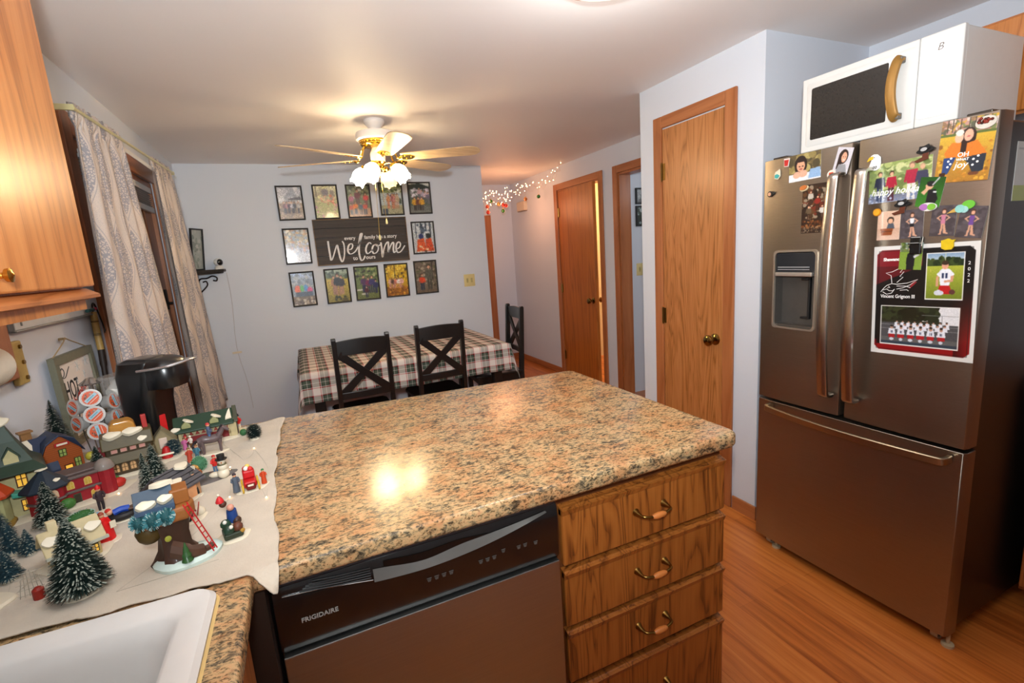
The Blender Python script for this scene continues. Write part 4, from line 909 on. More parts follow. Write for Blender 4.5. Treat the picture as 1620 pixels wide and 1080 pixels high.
for c, p, l in (('14641e', (2.631, 5.0, 2.040), 'shiny green bauble hanging rightmost, toward the hall door'), ('b06a28', (2.465, 5.0, 2.016), 'matte copper bauble just above the chime box'), ('c0281c', (2.185, 4.99, 1.957), 'red bauble in the middle pair, nearer the dining wall'), ('b81c18', (2.222, 5.0, 1.951), 'red bauble in the middle pair, nearer the chime box'),
    ('14641e', (2.192, 5.02, 1.898), 'green bauble hanging lowest of the middle cluster'), ('a88444', (2.143, 5.02, 1.970), 'dull gold bauble above the red pair'), ('14641e', (2.046, 5.0, 2.0), 'green bauble nearest the dining wall corner'), ('b02418', (2.008, 5.02, 1.945), 'small red bauble at the wall corner, above the lowest one'), ('c02c14', (2.004, 5.0, 1.885), 'red bauble hanging lowest at the dining wall corner')):
    bauble(c, p, l)
# ------------------------------------------------------------------ snow blanket on the counter
CZ = .9145
def snow_blanket():
    vs = []; fs = []; ix = {}; st = .012; out = []
    outline = [(-.75, .925), (-.62, .918), (-.48, .913), (-.40, .909), (-.36, .899), (-.32, .905), (-.27, .897), (-.234, .900), (-.19, .893), (-.148, .893), (-.127, .868), (-.102, .846), (-.098, .93), (-.101, 1.02), (-.112, 1.10), (-.108, 1.21), (-.118, 1.32), (-.112, 1.42), (-.118, 1.5), (-.110, 1.60), (-.112, 1.72), (-.102, 1.842), (-.17, 1.826), (-.232, 1.811), (-.36, 1.79), (-.75, 1.80)]
    bm = bmesh.new(); ring = []
    pts = smooth_path([(x, y, 0) for x, y in outline+[outline[0]]], 5)[:-1]; rnd = random.Random(2)
    for p in pts: ring.append(bm.verts.new((p.x+rnd.uniform(-.0012, .0012), p.y+rnd.uniform(-.0012, .0012), 0)))
    f = bm.faces.new(ring); bmesh.ops.triangulate(bm, faces=[f])
    for ax in (0, 1):
        for k in range(1, 66):
            c = [-.76+k*.0105, .80+k*.0165][ax]
            if ax == 0 and c > -.09: break
            bmesh.ops.bisect_plane(bm, geom=bm.verts[:]+bm.edges[:]+bm.faces[:], plane_co=(c, 0, 0) if ax == 0 else (0, c, 0), plane_no=(1, 0, 0) if ax == 0 else (0, 1, 0))
    for v in bm.verts:
        x, y = v.co.x, v.co.y
        z = CZ+.0035+.0022*mnoise.noise(Vector((x*9, y*6, 1)))+.0016*abs(math.sin((x*.6+y)*11+2*mnoise.noise(Vector((x*3, y*3, 0)))))
        v.co.z = z
        over = max(0, -.005+.0+min(x+.142, .9-y)) if (x > -.142 and y < .9) else 0
        if x > -.142 and y < .9: v.co.z -= min(.022, over*.62)+.001; 
    me = bpy.data.meshes.new('snow_blanket'); bm.to_mesh(me); bm.free()
    me.polygons.foreach_set('use_smooth', [True]*len(me.polygons))
    m, nt, b = nodes('white_felt'); t = NT(nt); co = t.co()
    t.put(b.inputs['Base Color'], t.mix(t.noise(co, 18, 5), (*lin('b8ad9e'), 1), (*lin('d2c7b6'), 1))); b.inputs['Roughness'].default_value = .95
    t.bump(b, t.m('ADD', t.noise(co, 260, 5), t.noise(co, 24, 4)), .35, .003)
    me.materials.append(m); o = bpy.data.objects.new('snow_blanket', me); COL.objects.link(o)
    md = o.modifiers.new('s', 'SOLIDIFY'); md.thickness = .0025; md.offset = 1
    tag(o, 'white felt snow blanket under the Christmas village on the counter', 'blanket')
snow_blanket()
BZ = .9205
SN = mk('d8cdb6', .45, var=.05, name='glazed_snow', coat=.2)
def cc(h, rough=.5, **k): return mk(h, rough, coat=.06, var=.18, scale=70, spec=.35, **k)
YEL = mk('e8b040', .4, emit=.5, name='lit_window_yellow'); DKW = cc('2c2418')
def snowpad(parent, rx, ry, z=.005, c=(0, 0)):
    m = MB(); n = 26; L = []
    for s_, zz in ((1, 0), (1.02, z*.5), (.94, z), (.5, z*1.25)):
        L.append([(c[0]+rx*s_*(1+.08*math.sin(3*a+1)+.05*math.sin(5*a))*math.cos(a), c[1]+ry*s_*(1+.07*math.sin(2*a+2))*math.sin(a), zz) for a in [2*math.pi*i/n for i in range(n)]])
    m.loft(L, True, True).build('snow_base', SN, parent, smooth=True)
def gable(x0, x1, y0, y1, zw, zr, along='x'):
    """solid body with gable ends; ridge along the named axis"""
    m = MB()
    if along == 'x': m.prism([(y0, 0), (y1, 0), (y1, zw), ((y0+y1)/2, zr), (y0, zw)], x0, x1, 'x')
    else: m.prism([(x0, 0), (x1, 0), (x1, zw), ((x0+x1)/2, zr), (x0, zw)], y0, y1, 'y')
    return m
def roof(pr, a0, a1, th=.004, axis='x'):
    """folded sheet: profile (u, z) extruded along axis"""
    up = list(pr); dn = [(u, z-th) for u, z in reversed(pr)]
    return MB().prism(up+dn, a0, a1, axis)
def patch(parent, pts, M, th=.004, name='snow_patch'):
    m = MB(M); n = len(pts); L = [[(x*s_, y*s_, z) for x, y in pts] for s_, z in ((1, 0), (.92, th*.8), (.5, th))]
    m.loft(L, False, True).build(name, SN, parent, smooth=True)
BLOB = [(math.cos(a)*(1+.18*math.sin(2*a+1)+.12*math.sin(3*a)), math.sin(a)*(1+.15*math.cos(3*a))) for a in [2*math.pi*i/16 for i in range(16)]]
def blob(rx, ry): return [(x*rx, y*ry) for x, y in BLOB]
def win(parent, M, w, h, arch=False, frame='caa050', pane=YEL, bars=True):
    m = MB(M); o = rrect(-w/2, w/2, 0, h, w*.48 if arch else .0005, 4 if arch else 1)
    if arch: o = [(-w/2, 0), (w/2, 0)]+[(w/2*math.cos(a), h-w/2+w/2*math.sin(a)) for a in [math.pi*i/8 for i in range(9)]]
    m.prism(o, 0, .0016); fr_ = m.build('window', cc(frame), parent)
    m = MB(M); k = .76; o2 = [(x*k, h*.5+(y-h*.5)*.84) for x, y in o]; m.prism(o2, .0016, .0021); p = m.build('window_pane', pane, fr_)
    if bars: m = MB(M); m.box(-w*.05, w*.05, h*.1, h*.92, .0021, .003).box(-w*.38, w*.38, h*.5-w*.05, h*.5+w*.05, .0021, .003); m.build('glazing_bar', cc(frame), fr_)
def FY(x, y, z, a=0): return face_y(x, y, z, a)
def FX(x, y, z): return face_px(x, y, z)

# green church-like house at the left edge
h = thing('green_roofed_house', 'ceramic house with steep dark green roof and cream walls at the left edge', 'village house', (-.664, 1.425, BZ), .42)
cw = cc('b8ae80'); gm = cc('26382a'); MB().box(-.055, .05, -.03, .05, 0, .12).build('wall', cw, h)
PYR = MB(TR(0, .005, 0) @ RZ(math.pi/4)); PYR.lathe([(.088, .108), (.094, .112), (.068, .132), (.040, .180), (.018, .228), (.014, .236), (.020, .240), (.004, .262), (.001, .264)], n=4); PYR.build('roof', gm, h, bevel=.002)
patch(h, blob(.012, .012), TR(.014, -.012, .226) @ Matrix.Rotation(.9, 4, 'X'), .005)
MB().lathe([(.014, 0), (.016, .006), (.009, .012), (.004, .03), (.001, .034)], (0, .005, .255), 10).build('finial', cc('3c3a22'), h, smooth=True)
win(h, FY(.022, -.0305, .072), .020, .040, True, '5c3a20'); win(h, FY(.014, -.0305, .125), .014, .028, True, '6c4a24'); win(h, FY(-.022, -.0305, .072), .020, .040, True, '5c3a20')
roof([(.0, .150), (.014, .172), (.03, .148)], -.046, -.03, .004, 'y').build('dormer_roof', gm, h); MB().prism([(.001, -.03), (.027, -.03), (.027, .146), (.014, .168), (.001, .146)][0:0]+[(.002, .13), (.026, .13), (.026, .148), (.014, .166), (.002, .148)], -.042, -.03, 'y').build('dormer', cw, h)
MB().lathe([(.036, 0), (.036, .075), (.034, .078)], (-.040, -.050, 0), 8).build('turret', cc('a8a878'), h); MB().lathe([(.046, .072), (.048, .078), (.030, .100), (.008, .120), (.001, .124)], (-.040, -.050, 0), 8).build('turret_roof', cc('b8401c'), h)
patch(h, blob(.016, .020), TR(-.030, -.045, .112) @ Matrix.Rotation(.7, 4, 'Y'), .007)
MB().prism([(.0, .060), (.048, .052), (.048, .058), (.0, .072)], -.062, -.03, 'y').build('awning', cc('3c8c78'), h, bevel=.002)
win(h, FY(-.040, -.086, .018), .016, .032, False, '6c6a40'); win(h, FY(.02, -.0305, .015), .016, .028, False, '4c2c20')
snowpad(h, .080, .080)
gr = mk('9a7830', .6, name='wicker_base'); MB().lathe([(.040, 0), (.041, .012), (.037, .014)], (-.040, -.050, 0), 12).build('turret_base', gr, h, smooth=True)

# brown clapboard shop with a navy gambrel roof
h = thing('brown_clapboard_house', 'ceramic brown clapboard house with navy roof and snow streak', 'village house', (-.640, 1.60, BZ), .62)
def clap(name, a, b2):
    m, nt, b = nodes(name); t = NT(nt); sp = t.n('ShaderNodeSeparateXYZ'); t.put(sp.inputs[0], t.co())
    f = t.m('FRACT', t.m('MULTIPLY', sp.outputs[2], 190)); t.put(b.inputs['Base Color'], t.ramp(f, [(0, b2), (.25, a), (1, a)])); b.inputs['Roughness'].default_value = .4
    t.bump(b, f, .3, .002); return m
CLP = clap('orange_brown_clapboard', '9c4c1c', '5c2810')
MB().box(-.105, .0, -.02, .052, 0, .062).build('left_wing', CLP, h)
MB().prism([(-.035, 0), (.045, 0), (.045, .085), (.030, .118), (.005, .132), (-.020, .118), (-.035, .085)], -.032, .05, 'y').build('gable_wing', CLP, h)
NAVY = cc('27324a'); roof([(-.040, .050), (-.022, .098), (.015, .134), (.050, .100), (.064, .058)], -.118, -.006, .005, 'x').build('main_roof', NAVY, h, bevel=.002)
roof([(-.041, .082), (-.024, .120), (.005, .137), (.034, .120), (.051, .082)], -.0365, .052, .004, 'y').build('gable_roof', NAVY, h, bevel=.001)
patch(h, [(-.010, .022), (.008, .024), (.012, .004), (.006, -.022), (.012, -.034), (.002, -.036), (-.004, -.012)], TR(-.050, .000, .116) @ Matrix.Rotation(.80, 4, 'X'), .004)
MB().box(-.050, -.030, .022, .038, .115, .150).box(-.054, -.026, .018, .042, .150, .155).build('chimney', cc('8c6238'), h, bevel=.001)
win(h, FY(-.010, -.0325, .012), .016, .026, False, '3c3a1c', cc('8c9c50')); win(h, FY(.006, -.0325, .078), .016, .020, False, '3c3a1c', cc('8c9c50')); win(h, FY(.032, -.0325, .040), .014, .026, False, '3c3a1c', cc('8c9c50'))
win(h, FY(.012, -.0325, .020), .018, .034, False, '4c1c10', YEL, False); win(h, FY(-.062, -.0205, .018), .016, .026, False, '3c3a1c', cc('8c9c50'))
m = MB(FY(.008, -.0325, .106)); m.box(-.015, .015, 0, .010, 0, .002); q = m.build('sign_board', cc('a02020'), h); m = MB(FY(.008, -.0345, .1085)); m.box(-.011, .011, 0, .005, 0, .0008); m.build('sign_text_strip', SN, q)
snowpad(h, .115, .062)

# red two-storey bell house with dark turret roof
h = thing('red_bell_house', 'ceramic red brick house with black cone turret, gold bell and grey roof', 'village house', (-.572, 1.425, BZ), .50); h.scale = (1, .9, .74)
RB = cc('8c1620'); GRY = cc('5c4c48'); SL = cc('1c2834')
MB().box(-.012, .085, -.025, .045, 0, .088).build('main_block', RB, h, bevel=.002)
MB().lathe([(.034, 0), (.034, .088)], (-.030, -.018, 0), 8).build('turret', RB, h)
MB().lathe([(.046, .084), (.047, .090), (.028, .114), (.010, .136), (.001, .146)], (-.030, -.018, 0), 8).build('turret_roof', SL, h, bevel=.001)
MB().box(-.016, .092, -.032, .050, .086, .096).box(-.006, .084, -.020, .042, .096, .104).build('flat_roof', GRY, h, bevel=.003)
MB().box(-.012, .090, -.030, -.020, .042, .050).build('storey_band', GRY, h, bevel=.002); MB().lathe([(.036, .042), (.039, .046), (.036, .050)], (-.030, -.018, 0), 8).build('turret_band', GRY, h)
MB().lathe([(.018, .0), (.018, .092)], (.078, -.018, 0), 10).build('corner_turret', RB, h)
MB().lathe([(.021, .088), (.021, .096), (.016, .112), (.008, .122), (.001, .124)], (.078, -.018, 0), 12).build('corner_dome', cc('7c7068'), h, smooth=True)
patch(h, blob(.010, .010), TR(-.030, -.018, .143), .006); patch(h, blob(.006, .006), TR(-.012, -.045, .108) @ Matrix.Rotation(.9, 4, 'X'), .004)
m = MB(FY(-.030, -.0522, .056)); m.prism([(-.015, 0), (.015, 0)]+[(.015*math.cos(a), .014+.015*math.sin(a)) for a in [math.pi*i/8 for i in range(9)]], 0, .002); bx = m.build('bell_window', cc('c8a888'), h)
MB(TR(-.030, -.056, .060)).lathe([(.001, .018), (.005, .016), (.007, .008), (.009, .002), (.001, .0)], n=12).build('gold_bell', mk('c8a020', .2, 1, name='gold_bell_metal'), bx, smooth=True)
for x, z in ((.010, .056), (.042, .056), (.070, .056), (.050, .008)): win(h, FY(x, -.0255, z), .014, .026, True, 'c8a860', cc('b89838'))
win(h, FY(.018, -.0255, .004), .014, .032, False, '3c4430', cc('302818'), False)
for x, y, c in ((.10, -.010, 'b02418'), (-.004, -.045, '3c6c2c'), (.095, .02, '3c6c2c')): MB().ball((x, y, .022), .016, 12, 1, .8, 1.1).build('shrub', cc(c, rough=.6, bump=.5), h, smooth=True)
snowpad(h, .105, .065, .005, (.025, 0))

# log cabin with tan thatched top
h = thing('log_cabin_shop', 'ceramic olive shingled cabin with tan thatched roof and arched windows', 'village house', (-.478, 1.585, BZ), .28)
OL = cc('4c4022'); 
MB().box(-.052, .048, -.028, .03, 0, .10).build('body', cc('3c2e1a'), h, bevel=.003)
for z, nm in ((.040, 'lower_shingle_roof'), (.080, 'upper_shingle_roof')):
    zt_ = z+.026 if z < .06 else z+.034
    MB().prism([(-.040, z), (-.026, zt_), (.035, zt_), (.035, z)], -.058, .054, 'x').build(nm, OL, h, bevel=.003)
MB().prism([(-.028, 0), (.034, 0), (.030, .026), (.020, .036), (-.016, .036), (-.024, .026)], -.018, .030, 'y', TR(-.010, 0, .112)).build('thatched_roof', cc('a8742c'), h, bevel=.005, seg=3)
patch(h, blob(.018, .012), TR(-.030, -.026, .113) @ Matrix.Rotation(.6, 4, 'X'), .012); patch(h, blob(.020, .012), TR(.012, -.026, .115) @ Matrix.Rotation(.6, 4, 'X'), .010); patch(h, blob(.010, .008), TR(.030, -.034, .094) @ Matrix.Rotation(.9, 4, 'X'), .003)
MB().box(.036, .048, .0, .012, .10, .150).build('red_chimney', cc('a02c28'), h, bevel=.002); MB().box(-.066, -.052, -.025, .01, .045, .085).build('red_side_panel', cc('7c1c20'), h, bevel=.002)
for i in range(4): win(h, FY(-.033+i*.020, -.0285, .068), .014, .011, False, 'b08c78', cc('c88c80'), False)
for i in range(3): win(h, FY(-.036+i*.018, -.0285, .014), .015, .024, True, '6c5030', cc('c89c6c'))
win(h, FY(.026, -.0285, .008), .022, .022, False, '5c4828', cc('c8946c'), False)
MB().box(.012, .040, -.034, -.026, .032, .040).build('porch_roof', OL, h, bevel=.001)
for x, z in ((-.066, .018), (-.080, .062)): MB().ball((x, -.015, z+.012), .012, 12).cyl((x, -.015, 0), (x, -.015, z+.004), .003, n=6).build('yellow_lamp', cc('a89c34'), h, smooth=True)
snowpad(h, .080, .050)
# santa scene behind the cabin
h = thing('gingerbread_stall', 'ceramic stall with little snowman panel and red coat beside the olive cabin', 'village house', (-.418, 1.655, BZ), .2)
gable(-.026, .026, -.015, .02, .055, .085, 'y').build('wall', cc('8c7c5c'), h); roof([(-.034, .048), (0, .090), (.034, .048)], -.02, .024, .004, 'y').build('roof', cc('6c6248'), h)
MB().box(-.010, .010, -.019, -.015, .03, .062).build('snowman_panel', cc('c8b0a0'), h, bevel=.002); MB().lathe([(.014, .0), (.013, .02), (.008, .036), (.001, .040)], (.004, -.030, 0), 14).build('red_coat', cc('b01c1c'), h, smooth=True)
MB().box(-.022, .022, -.052, -.048, .018, .024).build('white_trim', SN, h, bevel=.002); snowpad(h, .045, .045, .004, (0, -.015))

# covered bridge / barn with green roof
h = thing('green_roofed_barn', 'long ceramic barn with dark green roof, two snowy dormers and stone gable', 'village house', (-.318, 1.735, BZ), .12)
ST = cc('b0a078'); MB().box(-.075, .068, -.018, .028, 0, .055).build('wall', cc('9c9070'), h)
gable(.060, .080, -.026, .036, .060, .088, 'x').build('stone_gable', ST, h, bevel=.002)
roof([(-.034, .052), (.005, .092), (.044, .052)], -.086, .074, .005, 'x').build('roof', cc('1c3422'), h, bevel=.002)
roof([(-.036, .056), (.005, .098), (.046, .056)], .074, .086, .005, 'x').build('gable_roof', cc('3c3c2c'), h, bevel=.002)
MB().box(-.068, .058, -.0215, -.018, .006, .030).build('red_boards', cc('6c1418'), h, bevel=.001)
for i in range(8): x = -.066+i*.0165; MB().prism([(x, .034), (x+.012, .034), (x+.006, .046)], -.0215, -.018, 'y').build('truss_opening', cc('7c2820'), h)
for x in (-.072, .060): MB().box(x-.004, x+.004, -.024, -.018, 0, .052).build('post', ST, h)
for x in (-.052, .022):
    q = MB().prism([(x-.012, .060), (x+.012, .060), (x+.012, .070), (x, .082), (x-.012, .070)], -.030, -.005, 'y').build('dormer', cc('8c8c60'), h, bevel=.002)
    patch(q, blob(.013, .011), TR(x+.006, -.018, .078) @ Matrix.Rotation(.5, 4, 'Y'), .006)
patch(h, blob(.011, .008), TR(-.080, -.026, .060) @ Matrix.Rotation(.8, 4, 'X'), .004); patch(h, [(-.004, -.02), (.012, .02), (.014, -.018)], TR(.056, -.012, .077) @ Matrix.Rotation(.8, 4, 'X'), .004)
MB().prism([(-.012, 0), (.012, 0)]+[(.012*math.cos(a), .028+.014*math.sin(a)) for a in [math.pi*i/8 for i in range(9)]], .0802, .083, 'x').build('arched_doorway', cc('3c2c20'), h)
MB().prism([(.084, 0), (.125, 0), (.118, .012), (.084, .030)], -.028, -.018, 'y').build('wing_wall', ST, h, bevel=.003)
MB().ball((.095, -.034, .012), .011, 10).build('shrub', cc('2c5c34', rough=.7), h, smooth=True)
snowpad(h, .12, .055)

# treehouse on a stump
h = thing('treehouse_stump', 'ceramic treehouse on a brown stump with red ladder and teal foliage', 'village house', (-.266, 1.005, BZ), .25); h.scale = (.88, .95, 1.22)
BK = cc('3c2418'); n = 14
m = MB(); L = []
for z, r, dx, dy in ((0, .046, 0, 0), (.008, .038, -.002, 0), (.022, .028, -.004, .002), (.045, .025, -.004, .003), (.062, .028, -.003, .003), (.072, .032, 0, .004)):
    L.append([(dx+r*(1+.18*math.sin(3*a+z*30)+.10*math.sin(5*a))*math.cos(a), dy+r*(1+.18*math.sin(3*a+z*30))*math.sin(a)*.85, z) for a in [2*math.pi*i/n for i in range(n)]])
m.loft(L, True, True).build('stump', BK, h, smooth=True)
MB().tube(smooth_path([(-.01, -.02, .03), (.02, -.028, .018), (.045, -.024, .012), (.060, -.018, .012)]), [.014]*6+[.012]*6+[.007]*7, 8).build('root', cc('4c3020'), h, smooth=True)
MB().ball((-.040, 0, .062), .024, 12, 1, .9, .8).build('knot', cc('4c3a14'), h, smooth=True)
MB().ball((-.012, -.026, .050), .006, 8, 1, .4, .8).build('lit_knothole', mk('8c8c30', .4, emit=.15, name='lit_knothole'), h)
plat = cc('8c5424'); MB().prism([(-.048, -.030), (.030, -.034), (.044, -.005), (.034, .032), (-.040, .030)], .072, .094).build('platform', plat, h, bevel=.006, seg=3)
MB().box(.004, .036, -.016, .026, .094, .116).build('hut', plat, h, bevel=.002)
MB().prism([(-.030, .098), (.004, .124), (.040, .102), (.040, .098), (.004, .118), (-.030, .093)], -.055, .010, 'x').build('shingled_roof', cc('3c4c5c'), h, bevel=.001)
for i in range(6): MB().box(-.052+i*.011, -.050+i*.011, -.031, .001, .0985, .101, Matrix.Rotation(.0, 4, 'X')).build('roof_batten', cc('1c2430'), h)
MB().box(-.055, .010, -.034, -.030, .098, .104).build('blue_rail', cc('3c5068'), h)
for x, y, z, a, b2 in ((-.036, -.022, .106, .015, .008), (-.004, -.020, .108, .012, .007), (-.006, .004, .124, .018, .009)): patch(h, blob(a, b2), TR(x, y, z) @ Matrix.Rotation(.65 if y < 0 else 0, 4, 'X'), .007)
rnd = random.Random(5)
def fluff(parent, c, r, col, k, seed, name, spk=None):
    rn = random.Random(seed); m = MB()
    for i in range(k):
        th, ph = rn.uniform(0, 2*math.pi), math.acos(rn.uniform(-1, 1)); d = Vector((math.sin(ph)*math.cos(th), math.sin(ph)*math.sin(th), math.cos(ph)))
        a = d.orthogonal().normalized()*.0008; p = Vector(c)+Vector((d.x*r[0], d.y*r[1], d.z*r[2]))
        q = Vector(c)+(p-Vector(c))*.2; m.add([q-a, q+a, p+a*.6, p-a*.6], [(0, 1, 2, 3)])
    return m.build(name, cc(col, rough=.7), parent)
for x, y in ((-.052, -.028), (-.030, -.038), (-.008, -.036)):
    MB().ball((x, y, .088), .011, 8).build('foliage_core', cc('1c4c50', rough=.7), h, smooth=True); fluff(h, (x, y, .088), (.016, .014, .014), '3c7c84', 260, int(abs(x)*1e4), 'teal_foliage'); fluff(h, (x, y, .088), (.0165, .0145, .0145), 'b8ccc8', 40, 3, 'frost')
lad = thing('x', '', None); bpy.data.objects.remove(lad)
A, B = Vector((.026, -.034, .098)), Vector((.062, -.036, .012))
for s_ in (-.0035, .0035): MB().tube([A+Vector((0, s_*1.2, 0))+Vector((s_, 0, 0)), B+Vector((s_, s_*1.2, 0))], .0013, 6).build('ladder_rail', cc('b01c20'), h)
for i in range(9): p = A+(B-A)*(i+.5)/9; MB().tube([p-Vector((.0035, .004, 0)), p+Vector((.0035, .004, 0))], .0009, 5).build('ladder_rung', cc('b01c20'), h)
m = MB(); n = 28; L = []
for s_, zz in ((1, 0), (1.03, .006), (.9, .011), (.4, .013)): L.append([(.016+.060*s_*(1+.08*math.sin(3*a))*math.cos(a), -.008+.040*s_*(1+.08*math.sin(2*a+1))*math.sin(a), zz) for a in [2*math.pi*i/n for i in range(n)]])
m.loft(L, True, True).build('snow_base', cc('c8d8d0'), h, smooth=True)
for i, (r_, z_) in enumerate(((.011, 0), (.009, .008), (.006, .015))): MB().lathe([(r_, z_+.012), (.001, z_+.026)], (.012, -.040, 0), 9).build('little_green_tree', cc('2c5428'), h, smooth=True)

# grey-roofed sweet shop behind the treehouse
h = thing('grey_roofed_sweet_shop', 'ceramic shop with grey plank roof, snow patches and pink front behind the treehouse', 'village house', (-.325, 1.285, BZ), 1.0)
MB().box(-.030, .045, -.030, .030, 0, .050).build('wall', cc('a87c58'), h, bevel=.002)
RG = cc('4a484c'); roof([(-.042, .042), (.004, .082), (.046, .046)], -.045, .052, .004, 'x').build('plank_roof', RG, h)
for i in range(5): t_ = (i+.5)/5; MB().box(-.045, .052, -.042+.046*t_-.0008, -.042+.046*t_+.0008, .042+.040*t_-.0005, .042+.040*t_+.0012).build('plank_joint', cc('242428'), h)
patch(h, blob(.020, .012), TR(-.022, -.026, .058) @ Matrix.Rotation(.72, 4, 'X'), .006); patch(h, blob(.016, .013), TR(.028, -.004, .078) @ Matrix.Rotation(.3, 4, 'X'), .006)
MB().box(-.020, .002, -.032, -.030, .0, .040).build('pink_door', cc('b8506c'), h); MB().box(.006, .030, -.032, -.030, .004, .034).build('peach_front', cc('d89868'), h)
MB().box(-.030, .046, -.036, -.030, .038, .046).build('red_fascia', cc('902028'), h)
m = MB(FX(.0455, -.02, .03)); m.box(0, .012, 0, .040, 0, .003); q = m.build('striped_sign', SN, h)
for i in range(5): m = MB(FX(.049, -.018, .034+i*.007)); m.box(0, .009, 0, .003, 0, .0008); m.build('sign_stripe', cc('3c3c6c' if i % 2 else 'a02020'), q)
MB().tube(smooth_path([(-.036, -.036, .006), (-.036, -.036, .034), (-.032, -.036, .042), (-.027, -.036, .038)]), .0028, 8).build('candy_cane', cc('d83c3c'), h, smooth=True)
snowpad(h, .055, .045)

# small cream cottage half hidden by the large tree
h = thing('cream_cottage', 'small ceramic cream cottage with red door behind the largest bottle-brush tree', 'village house', (-.455, 1.115, BZ), .55)
MB().box(-.035, .035, -.025, .025, 0, .045).build('wall', cc('c0a870'), h, bevel=.002); roof([(-.038, .040), (0, .078), (.038, .040)], -.044, .044, .005, 'x').build('roof', cc('b8a880'), h, bevel=.002)
MB().box(-.044, .046, -.041, -.034, .036, .041).build('eave_trim', cc('b0b0a0'), h); MB().box(.004, .016, -.027, -.025, 0, .032).build('red_door', cc('982820'), h)
win(h, FY(.025, -.0255, .012), .012, .016, False, '2c3428'); MB().box(-.028, -.014, -.004, .010, .066, .092).build('brick_chimney', cc('d0c098'), h, bevel=.001)
for x in (-.03, .0, .03): patch(h, blob(.012, .010), TR(x, -.02, .062) @ Matrix.Rotation(.8, 4, 'X'), .004)
snowpad(h, .055, .045)

# ------------------------------------------------------------------ bottle-brush trees
GT = mk('0e2620', .7, var=.3, name='deep_green_bristle'); GT2 = mk('2c4a54', .7, var=.3, name='blue_green_bristle'); WT = mk('a4aa9c', .6, name='frost_tip')
def brush_tree(x, y, h_, r, lb, seed, dens=1.0, frost=.3, mat=GT, lean=(0, 0), ball=False):
    t = thing('bottle_brush_tree', lb, 'tree', (x, y, BZ-.001), 0, 'bottle-brush trees of the Christmas village')
    rn = random.Random(seed); m = MB(); w = MB(); n = int(2600*dens); z0 = .16*h_ if not ball else .10*h_
    for i in range(n):
        u = rn.random()**(1.25 if not ball else 1); z = z0+(h_-z0)*u
        rr2 = r*(1-u)**.85+.0015 if not ball else r*math.sqrt(max(.02, 1-(2*u-1)**2))
        rr2 *= rn.uniform(.75, 1.05); a = rn.uniform(0, 2*math.pi); dz = -rr2*.18 if not ball else rn.uniform(-.3, .3)*rr2
        c = Vector((lean[0]*u, lean[1]*u, z)); p = c+Vector((math.cos(a)*rr2, math.sin(a)*rr2, dz)); s_ = Vector((-math.sin(a), math.cos(a), 0))*(.0006+.0006*rn.random())
        m.add([c-s_, c+s_, p+s_*.5, p-s_*.5], [(0, 1, 2, 3)])
        if rn.random() < frost*.62:
            q = c+(p-c)*rn.uniform(.72, .9); up = Vector((0, 0, .0009)); w.add([q-s_*1.3+up, q+s_*1.3+up, p+s_*1.2+up, p-s_*1.2+up], [(0, 1, 2, 3)])
    m.build('bristles', mat, t); w.build('frost', WT, t)
    MB().cyl((0, 0, 0), (lean[0], lean[1], h_*.98), .0012, n=6).build('wire_stem', cc('4c3c28'), t)
    MB().lathe([(r*.62, 0), (r*.60, .004), (r*.35, .009), (.003, .012)], (0, 0, 0), 16).build('snow_base', SN, t, smooth=True)
brush_tree(-.405, .985, .142, .046, 'largest frosted bottle-brush tree in front, beside the cream cottage', 1, 1.9, .30)
brush_tree(-.560, 1.315, .105, .032, 'frosted bottle-brush tree standing before the red bell house', 2, 1.0, .45)
brush_tree(-.690, 1.76, .200, .045, 'tall bottle-brush tree behind the brown clapboard house, by the pod stand', 3, 1.2, .30)
brush_tree(-.520, 1.490, .115, .034, 'bottle-brush tree right of the red bell house', 4, .9, .22)
brush_tree(-.588, 1.215, .070, .024, 'small blue-green tree at the left, back one of the front grove', 5, .5, .2, GT2)
brush_tree(-.553, 1.195, .054, .018, 'small blue-green tree at the left, right one of the front grove', 6, .4, .3, GT2)
brush_tree(-.548, 1.105, .058, .022, 'small blue-green tree at the left, front one of the front grove', 7, .5, .15, GT2)
brush_tree(-.590, 1.135, .055, .022, 'small blue-green tree cut by the left frame edge', 12, .5, .15, GT2)
brush_tree(-.640, 1.290, .100, .030, 'dark bottle-brush tree at the left edge before the green roofed house', 13, .7, .2, GT2)
brush_tree(-.398, 1.455, .105, .030, 'frosted dark tree right of the olive cabin, back one of the pair', 8, .9, .4)
brush_tree(-.394, 1.365, .112, .020, 'slim frosted dark tree right of the olive cabin, front one of the pair', 9, .7, .5)
brush_tree(-.184, 1.655, .048, .024, 'round dark bottle-brush tree alone near the blanket edge', 10, .7, .12, GT, ball=True)
brush_tree(-.395, 1.64, .052, .024, 'round frosted tree between the cabin and the skaters', 14, .6, .3, GT2, ball=True)
t = thing('low_snow_mound', 'cream snow mound with a dark little tree at the left frame edge', 'ornament', (-.545, 1.02, BZ-.001)); snowpad(t, .035, .035, .008)
MB().ball((.0, .006, .020), .011, 10).build('little_tree', cc('16302a', rough=.7, bump=.6), t, smooth=True)
t = thing('green_bush', 'round mottled green bush among the ceramic figures', 'bush', (-.305, 1.472, BZ)); MB().ball((0, 0, .020), .019, 16, 1, 1, 1).build('bush_body', cc('3c6c4c', rough=.7, bump=.8), t, smooth=True); fluff(t, (0, 0, .020), (.0215, .0215, .0215), '6c9c78', 300, 4, 'leaf_tufts')

